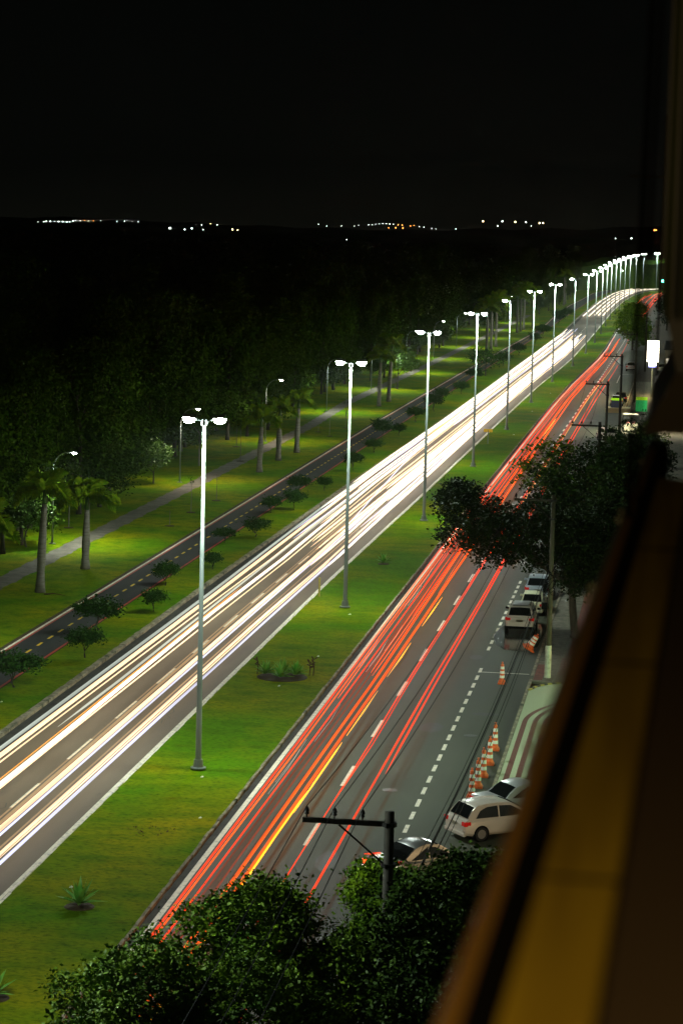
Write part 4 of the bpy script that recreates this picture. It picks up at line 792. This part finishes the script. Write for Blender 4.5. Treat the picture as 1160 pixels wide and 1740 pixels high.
car((12.05, 58.2, 0), PI/2, M['blue_silver'], 'bluish silver car parked farthest of the three under the big tree', 'hatch', 4.2, 1.74, 1.52)
A_ = math.radians(36)
car((14.35, -8.1, 0), A_, M['pearl'], 'white hatchback parked at an angle, nearer of the two above the bottom trees', 'hatch', 4.3, 1.76, 1.52)
car((15.15, -4.3, 0), A_, M['silver'], 'silver sedan parked at an angle behind the white hatchback', 'sedan', 4.5, 1.74, 1.46)
car((11.9, -15.4, 0), math.radians(42), M['grey_car'], 'grey car backing out with lit red tail lights beside the near utility pole', 'sedan', 4.4, 1.74, 1.44, lit=True)
car((12.2, 245, 0), PI/2, M['pearl'], 'white car parked by the lit corner before the bright sign', 'hatch', 4.2, 1.76, 1.5)
car((12.6, 251.5, 0), PI/2, M['black'], 'dark car parked ahead of the white one by the bright sign', 'hatch', 4.2, 1.76, 1.5)
car((12.3, 333, 0), PI/2, M['pearl'], 'far white car parked behind the blurred dark post', 'suv', 4.4, 1.8, 1.66)
car((17.9, 331, 0), PI/2, M['cream'], 'far cream car standing right of the bright sign', 'suv', 4.4, 1.8, 1.66)
car((12.6, 186, 0), PI/2+.3, M['pearl'], 'white car half hidden at the foot of the dark trees', 'hatch', 4.2, 1.76, 1.5)
# wet patch behind the white off-roader
pd = MB().add([(10.3, 40.6, .011), (10.7, 37.9, .011), (11.3, 36.0, .011), (12.4, 35.6, .011), (13.2, 37.4, .011), (13.35, 42, .011), (12.9, 46, .011), (10.9, 46, .011), (10.45, 43.5, .011)], [tuple(range(9))]).build('puddle', mat('wet_asphalt', (.025, .03, .025), .12, c2=(.05, .06, .05), scale=2, spec=.7))
tag(pd, kind='structure')
# ------------------------------------------------------------------ median plants, posts and litter
def agave(loc, n, R_, label, seed, stalks=0):
    rr = random.Random(seed); root = empty('agave', loc, label, 'agave plant'); hubs = [(0, 0)] if not stalks else [(0, -.6), (-.95, .2), (.75, .3), (-.1, .9)]
    for hx, hy in hubs:
        mb = MB()
        for i in range(n):
            a = i*2.4+rr.uniform(-.2, .2); el = math.radians(12+72*(i/n)); l = R_*rr.uniform(.8, 1.1); d = Vector((math.cos(a)*math.cos(el), math.sin(a)*math.cos(el), math.sin(el))); s = Vector((-math.sin(a), math.cos(a), 0))*.06*R_/.8
            p0 = Vector((hx, hy, .12)); p1 = p0+d*l*.5; p2 = p0+d*l+Vector((0, 0, -.12*l*math.cos(el)))
            mb.add([p0-s, p0+s, p1+s*1.3, p2, p1-s*1.3], [(0, 1, 2, 3, 4)])
        mb.build('rosette', M['agave'], root)
    if stalks:
        for sx, sy, hgt in ((-1.5, .6, .95), (1.4, .8, .9), (1.6, .9, 1.05)):
            mb = MB().tube([(sx, sy, 0), (sx+.05, sy, hgt*.6), (sx+rr.uniform(-.1, .1), sy, hgt)], [.03, .03, .02], 5)
            for k in range(7): mb.tube([(sx, sy, hgt*(.5+.07*k)), (sx+rr.uniform(-.25, .25), sy+rr.uniform(-.2, .2), hgt*(.55+.08*k))], [.03, .04], 4)
            mb.build('dead_stalk', M['dry'], root)
    MB().lathe([(R_*(.6 if not stalks else 1.7), -.02), (R_*(.5 if not stalks else 1.6), .03), (.2, .06)], n=18).build('soil_bed', M['soil'], root)
    return root
agave((0, 23.3, .1), 34, .85, 'cluster of green agaves with dried stalks in the median between the first two lamps', 1, stalks=1)
agave((.2, -22.8, .1), 24, 1.0, 'single spiky agave in the median at the bottom left', 2)
agave((-.1, 69.5, .1), 20, .8, 'small agave in the median between the second and third lamps', 3)
agave((.1, -33.5, .1), 24, .9, 'agave cut off by the left edge at the bottom', 4)
r_ = empty('marker_post', (-2.35, 52.6, .1), 'short yellow marker post at the median kerb left of the second lamp', 'post')
MB().box((0, 0, .6), (.12, .12, 1.25)).build('post', M['kerb_yellow'], r_, bevel=.01); MB().box((0, 0, 1.26), (.14, .14, .05)).build('cap', M['kerb_yellow'], r_)
r_ = empty('road_sign', (-.7, 172.8, .1), 'small yellowish sign on a post in the median before the fifth lamp', 'sign')
MB().tube([(0, 0, 0), (0, 0, 1.6)], .05, 8).build('post', M['steel'], r_); MB().box((0, 0, 1.55), (1.0, .05, .35)).build('sign_panel', M['yellow_paint'], r_)
lit = mat('litter_white', (.7, .7, .65), .6)
for i, (x, y) in enumerate([(.7, 45.5), (.5, -1.6), (-.7, -20.5), (.3, 20.5), (1.2, 225), (1.4, 186), (-12.9, 12.7), (1.6, 263), (-5.7, 12.5), (1.0, 30), (1.9, -9)]):
    s = .10 if y > 30 else .07
    o = MB().add([(-s, -s*.6, 0), (s, -s*.8, .02), (s*.9, s*.7, .03), (0, s, .06), (-s*.8, s*.6, .02)], [(0, 1, 4), (1, 2, 3), (1, 3, 4)]).build('litter', lit); o.location = (x, y, .13 if x > -3 else .09)
    tag(o, 'crumpled scrap of white litter lying on the ground', 'litter', 'scraps of litter')
# dead palm frond by the first palm
o = MB().tube([(0, 0, .06), (.6, .1, .12), (1.5, -.1, .06)], [.05, .04, .01], 5).build('fallen_frond', M['dry']); o.location = (-20.2, 48.3, .03); tag(o, 'dry fallen frond lying beside the first palm', 'fallen frond')
for i, (x, y, r) in enumerate([(.25, -11.5, .9)]):
    o = leaf_mesh('weeds', [(0, 0, .02, 1.0, .8, .02, 16)], M['dry'], .09, .3, 10, seed=3); q = bpy.data.objects.new('dry_weeds', o); col.objects.link(q); q.location = (x, y, .1); tag(q, 'brown dry weed patch in the median lawn', 'weeds', kind='stuff')
# ------------------------------------------------------------------ shops and signs in the right background
M['sign_on'] = emis('sign_light', (1, .93, .74), 9); M['sign_blue'] = emis('sign_light_blue', (.45, .45, 1), 3)
r_ = empty('lit_sign', (16.9, 262, 0), 'bright white illuminated box sign standing on a post at the right', 'sign')
MB().tube([(0, 0, 0), (0, 0, 5.2)], .12, 8).build('post', M['steel'], r_)
MB().box((0, 0, 7.1), (1.75, .35, 3.2)).build('sign_box', M['sign_on'], r_, bevel=.03); MB().box((0, 0, 5.2), (1.2, .3, .42)).build('lower_panel', M['sign_on'], r_); MB().box((0, -.02, 4.82), (1.2, .3, .26)).build('blue_panel', M['sign_blue'], r_)
spot('sign_glow', (-1.6, -1.2, 8.7), 9000, (1, .72, .28), r_, 175, rad=.4)
M['shopwall'] = mat('shop_wall', (.30, .28, .2), .8, c2=(.2, .19, .14), scale=2); M['shoplit'] = emis('shop_front_light', (1, .9, .68), 2.2); M['green_lit'] = emis('green_panel_light', (.04, .5, .12), .8); M['green_y'] = emis('green_yellow_panel', (.35, .7, .02), .9)
def shop(x, y, wd, dp, h, label, mt, lits):
    r_ = empty('shop_building', (x, y, 0), label, 'building')
    MB().box((0, 0, h/2), (wd, dp, h)).build('wall', mt, r_); MB().box((0, 0, h+.1), (wd+.3, dp+.3, .2)).build('roof', M['dark_metal'], r_)
    MB().box((0, -dp/2-.5, 2.9), (wd*.94, 1.0, .1)).build('awning', M['dark_metal'], r_)
    for (nm, cx, cz, ww, hh, mm) in lits: MB().box((cx, -dp/2-.04, cz), (ww, .08, hh)).build(nm, mm, r_)
    return r_
shop(20.3, 236, 5, 16, 4.2, 'lit shop front behind the kerb at the right, beneath the bright sign', M['shopwall'], [('shop_window', -1.6, 1.3, 1.2, 2.3, M['shoplit']), ('door', -.3, 1.2, .9, 2.3, M['shoplit']), ('shop_sign', 0, 3.5, 3.6, .7, M['green_y'])])
shop(21.5, 305, 6, 30, 6, 'low dark building farther along the right side', M['shopwall'], [('window', -2.0, 4, 1.4, 1.2, M['shoplit']), ('window', .4, 4, 1.2, 1.2, M['glass'])])
shop(24, 420, 10, 60, 9, 'dark block beyond the bright sign', M['shopwall'], [('window', -3.5, 5, 1.6, 1.2, M['glass']), ('window', 0, 5, 1.6, 1.2, M['glass'])])
r_ = empty('market_stall', (12.7, 231.4, 0), 'low lit stall platform with yellow and blue boards before the white far car', 'stall')
MB().box((0, 0, .3), (3.4, 3.8, .6)).build('platform', mat('stall_deck', (.5, .4, .2), .8), r_, bevel=.02); MB().box((-.2, -.6, 1.15), (1.5, .5, 1.0)).build('board', mat('stall_board', (.08, .1, .2), .6), r_); MB().box((-.2, -.62, 1.8), (1.5, .4, .3)).build('board_top', M['green_y'], r_)
r_ = empty('advert_board', (16.2, 214, 0), 'glowing green and white advertising board beside the shop', 'sign')
MB().tube([(0, 0, 0), (0, 0, 1.2)], .1, 8).build('post', M['steel'], r_); MB().box((0, 0, 2.2), (1.5, .2, 1.5)).build('green_panel', M['green_lit'], r_); MB().box((0, 0, 3.15), (1.5, .22, .4)).build('top_panel', M['green_y'], r_)
r_ = empty('flower_stall', (15.2, 199, 0), 'lit white stall with pink goods at the foot of the shops', 'stall')
MB().box((0, 0, .5), (1.6, 1.2, 1.0)).build('counter', M['whitewash'], r_); MB().box((0, 0, 2.2), (1.9, 1.6, .06)).build('canopy', M['whitewash'], r_)
for s in (-.8, .8): MB().tube([(s, .6, 0), (s, .6, 2.2)], .03, 6).build('post', M['steel'], r_)
MB().lathe([(.25, 0), (.3, .2), (.05, .35)], (-.4, 0, 1.0), 8).lathe([(.2, 0), (.28, .2), (.05, .3)], (.3, -.1, 1.0), 8).build('goods', mat('pink_goods', (.6, .2, .2), .7), r_)
spot('stall_light', (1.0, -2.5, 5.5), 11000, (1, .88, .60), r_, 160)
# traffic light gantry far down the avenue
r_ = empty('traffic_light', (15.5, 905, 0), 'distant green traffic light over the bend of the avenue', 'traffic light')
MB().tube([(0, 0, 0), (0, 0, 6)], .12, 8).tube([(0, 0, 6), (-5, 0, 6)], .08, 6).build('pole', M['dark_metal'], r_); MB().box((-3.0, 0, 5.6), (.5, .4, 1.4)).build('housing', M['dark_metal'], r_)
MB().lathe([(.5, -.45), (.55, 0), (.5, .45)], (-3.0, -.5, 5.0), 10).build('green_light', emis('green_signal', (.1, 1, .6), 40, False), r_)
# ------------------------------------------------------------------ the photographer's building
M['facade'] = mat('facade_render', (.28, .26, .20), .85, c2=(.20, .19, .15), scale=2, bump=.2)
M['lit_front'] = emis('ground_floor_light_green', (.55, 1.0, .50), 6); M['warm_front'] = emis('ground_floor_light_warm', (1, .66, .32), 9)
hb = empty('home_building', (21.45, -60, 0), 'tall building from whose window the picture is taken, its ledge crossing the lower right', 'building')
MB().box((4.2, -34, 12.1), (8, 84, 24.0)).build('wall', M['facade'], hb)
MB().box((4.2, 50, 8), (8, 83.9, 16)).build('lower_wing', M['facade'], hb)
b_ = MB(); b_.box((.15, 70, 2.0), (.1, 28, 2.6)); b_.build('shop_window', M['lit_front'], hb)
b_ = MB(); b_.box((.15, 88, 1.8), (.1, 5, 2.0)); b_.build('fill_window', M['warm_front'], hb)  # unseen warm window, added to light the rear of the white off-roader
b_ = MB(); b_.box((.15, 38, 1.6), (.1, 12, 1.6)); b_.build('doorway', M['warm_front'], hb)
# window track / ledge: profile in (a, b): offset to the right of the camera, drop below it
dirv = Vector((math.sin(math.radians(1.03)), math.cos(math.radians(1.03)), 0)); rgt = Vector((dirv.y, -dirv.x, 0))
def extr(name, prof, m, D0, D1, parent=None, bevel=0, seg=1):
    n = len(prof); vs = []
    for j in range(seg+1):
        D = D0+(D1-D0)*j/seg
        for a, b in prof: p = CAM+dirv*D+rgt*(a+.004)+Vector((0, 0, -b)); vs.append(p)
    fs = [(j*n+i, j*n+(i+1) % n, (j+1)*n+(i+1) % n, (j+1)*n+i) for j in range(seg) for i in range(n)]+[tuple(range(n)), tuple(seg*n+i for i in range(n))[::-1]]
    return MB().add(vs, fs).build(name, m, parent, bevel=bevel)
M['bronze'] = mat('bronze_aluminium', (.34, .18, .035), .45, .15); M['ochre'] = mat('ochre_sill_paint', (.40, .27, .010), .6, c2=(.20, .125, .006), scale=2.2, stretch=(14, .5, 1), lo=.3, hi=.7); M['umber'] = mat('umber_sill_paint', (.055, .034, .014), .7)
lg = empty('window_ledge', CAM+Vector((0, 0, -.7)), 'out-of-focus brown and ochre window ledge slanting up the right side of the picture', 'window ledge')
lg.matrix_world = Matrix.Identity(4); lg.location = (0, 0, 0)
extr('outer_rail', [(-.200, .60), (-.196, .594), (-.188, .594), (-.183, .602), (-.183, .70), (-.200, .70)], M['bronze'], .5, 7.0, lg)
extr('track_groove', [(-.183, .606), (-.153, .608), (-.153, .70), (-.183, .70)], M['black'], .5, 7.0, lg)
extr('inner_sill', [(-.153, .60), (-.075, .602), (-.075, .70), (-.153, .70)], M['ochre'], .5, 5.95, lg)
extr('inner_step', [(-.075, .590), (.30, .590), (.30, .70), (-.075, .70)], M['umber'], .5, 5.95, lg)
extr('outer_face', [(-.198, .70), (.35, .70), (.35, 1.0), (-.18, 1.0)], M['facade'], .3, 6.0, lg)
M['bead'] = mat('edge_highlight_metal', (.55, .52, .44), .35, .7)
MB().tube([CAM+dirv*D+rgt*(-.197)+Vector((0, 0, -.597)) for D in (2.6, 4, 7.0)], .0035, 8).build('highlight_bead', M['bead'], lg)  # pale bead added as the highlight along the rail edge
for D in (2.74, 2.85, 3.9, 4.02, 5.0, 5.15, 6.3): MB().box(CAM+dirv*D+rgt*(-.203)+Vector((0, 0, -.594)), (.011, .028, .008), rz=-.01).build('glint_clip', M['whitewash'], lg, bevel=.003)  # small pale boxes standing in for glints on the rail
# bay at the far end of the ledge: slim wall fin with strips coloured as reflected curtains
P3 = [(20.978, 25.60), (20.9766, 24.8775), (21.0212, 24.6593), (20.9465, 24.5068), (21.9, 24.5114), (21.9, 25.6)]
M['fin'] = mat('dark_window_frame', (.015, .014, .010), .4); M['fin_warm'] = mat('fin_ochre', (.045, .030, .003), .6); M['curtain_reflection'] = mat('olive_curtain_reflection', (.075, .095, .02), .8, c2=(.05, .065, .012), scale=8, stretch=(6, 1, .2)); M['curtain_reflection2'] = mat('green_curtain_reflection', (.03, .05, .02), .8, c2=(.02, .03, .012), scale=8, stretch=(6, 1, .2))
fin = empty('window_bay', (0, 0, 0), 'tall dark window frame with olive curtain reflections at the right edge of the picture', 'window')
MB().prism([(20.978, 26.6), (20.9766, 24.8775), (21.0212, 24.6593), (21.9, 24.6593), (21.9, 26.6)], -100.28, -98.2, 'XZ').build('frame', M['fin'], fin)
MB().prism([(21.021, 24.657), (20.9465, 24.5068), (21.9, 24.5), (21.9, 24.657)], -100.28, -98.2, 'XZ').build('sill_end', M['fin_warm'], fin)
for k, (xa, xb, mm) in enumerate([(20.985, 21.001, M['curtain_reflection']), (21.010, 21.022, M['curtain_reflection2']), (21.026, 21.045, M['curtain_reflection'])]):
    MB().prism([(xa, 24.80), (xb, 24.78), (xb, 26.5), (xa, 26.5)], -100.30, -100.285, 'XZ').build('curtain_reflection', mm, fin)
# dark cables hanging beside the bay
for k, (xt, xb, r_) in enumerate([(20.944, 20.936, .006), (20.962, 20.952, .004)]):
    o = MB().tube([(xt, -101.2, 26.2), (xt, -101.2, 25.4), (xb, -101.2, 24.6), (xb, -101.2, 24.40)], r_, 8).build('hanging_cable', M['black']); tag(o, ['thicker', 'thinner'][k]+' blurred dark cable hanging beside the window bay', 'cable')
bk = empty('wall_bracket', (20.83, -94.2, 25.27), 'faint lit metal bracket bar beside the top of the window bay', 'bracket')
MB().box((0, 0, 0), (.17, .02, .006)).build('bar', M['ochre'], bk)
MB().tube([(.085, 0, -1.0), (.085, 0, .3)], .006, 6).build('stem', M['fin'], bk)
# unseen warm lamp added near the window to light the ledge
for D in (2.2, 3.35, 4.6): MB().box(CAM+dirv*D+rgt*(-.114)+Vector((0, 0, -.5995)), (.078, .004, .003), rz=-.018).build('joint', M['black'], lg)
rm = empty('ledge_fill_lamp', (21.45, -105.95, 25.35), 'added warm lamp out of view, lighting the brown ledge', 'lamp')
l = bpy.data.lights.new('ledge_fill_light', 'AREA'); l.energy = 32; l.color = (1, .70, .30); l.size = .25
o = bpy.data.objects.new('ledge_fill_light', l); col.objects.link(o); o.parent = rm; o.rotation_euler = (math.radians(50), 0, math.radians(15))
MB().lathe([(.2, .02), (.22, .06), (.05, .1)], n=16).build('shade', M['whitewash'], rm)

# ------------------------------------------------------------------ thin haze added to give the lamps a glow
hz = MB().box((-600, 2400, 68), (5200, 5200, 139)).build('haze', None)
hz.data.materials.clear()
hm = bpy.data.materials.new('haze'); hm.use_nodes = True; nt = hm.node_tree; nt.nodes.clear()
v = nt.nodes.new('ShaderNodeVolumePrincipled'); v.inputs['Color'].default_value = (.85, 1.0, .88, 1); v.inputs['Density'].default_value = .00007; v.inputs['Anisotropy'].default_value = .2
o_ = nt.nodes.new('ShaderNodeOutputMaterial'); nt.links.new(v.outputs[0], o_.inputs['Volume']); hz.data.materials.append(hm); hm.cycles.homogeneous_volume = True
tag(hz, 'thin haze added over the whole scene for lamp glow', 'haze', kind='stuff')
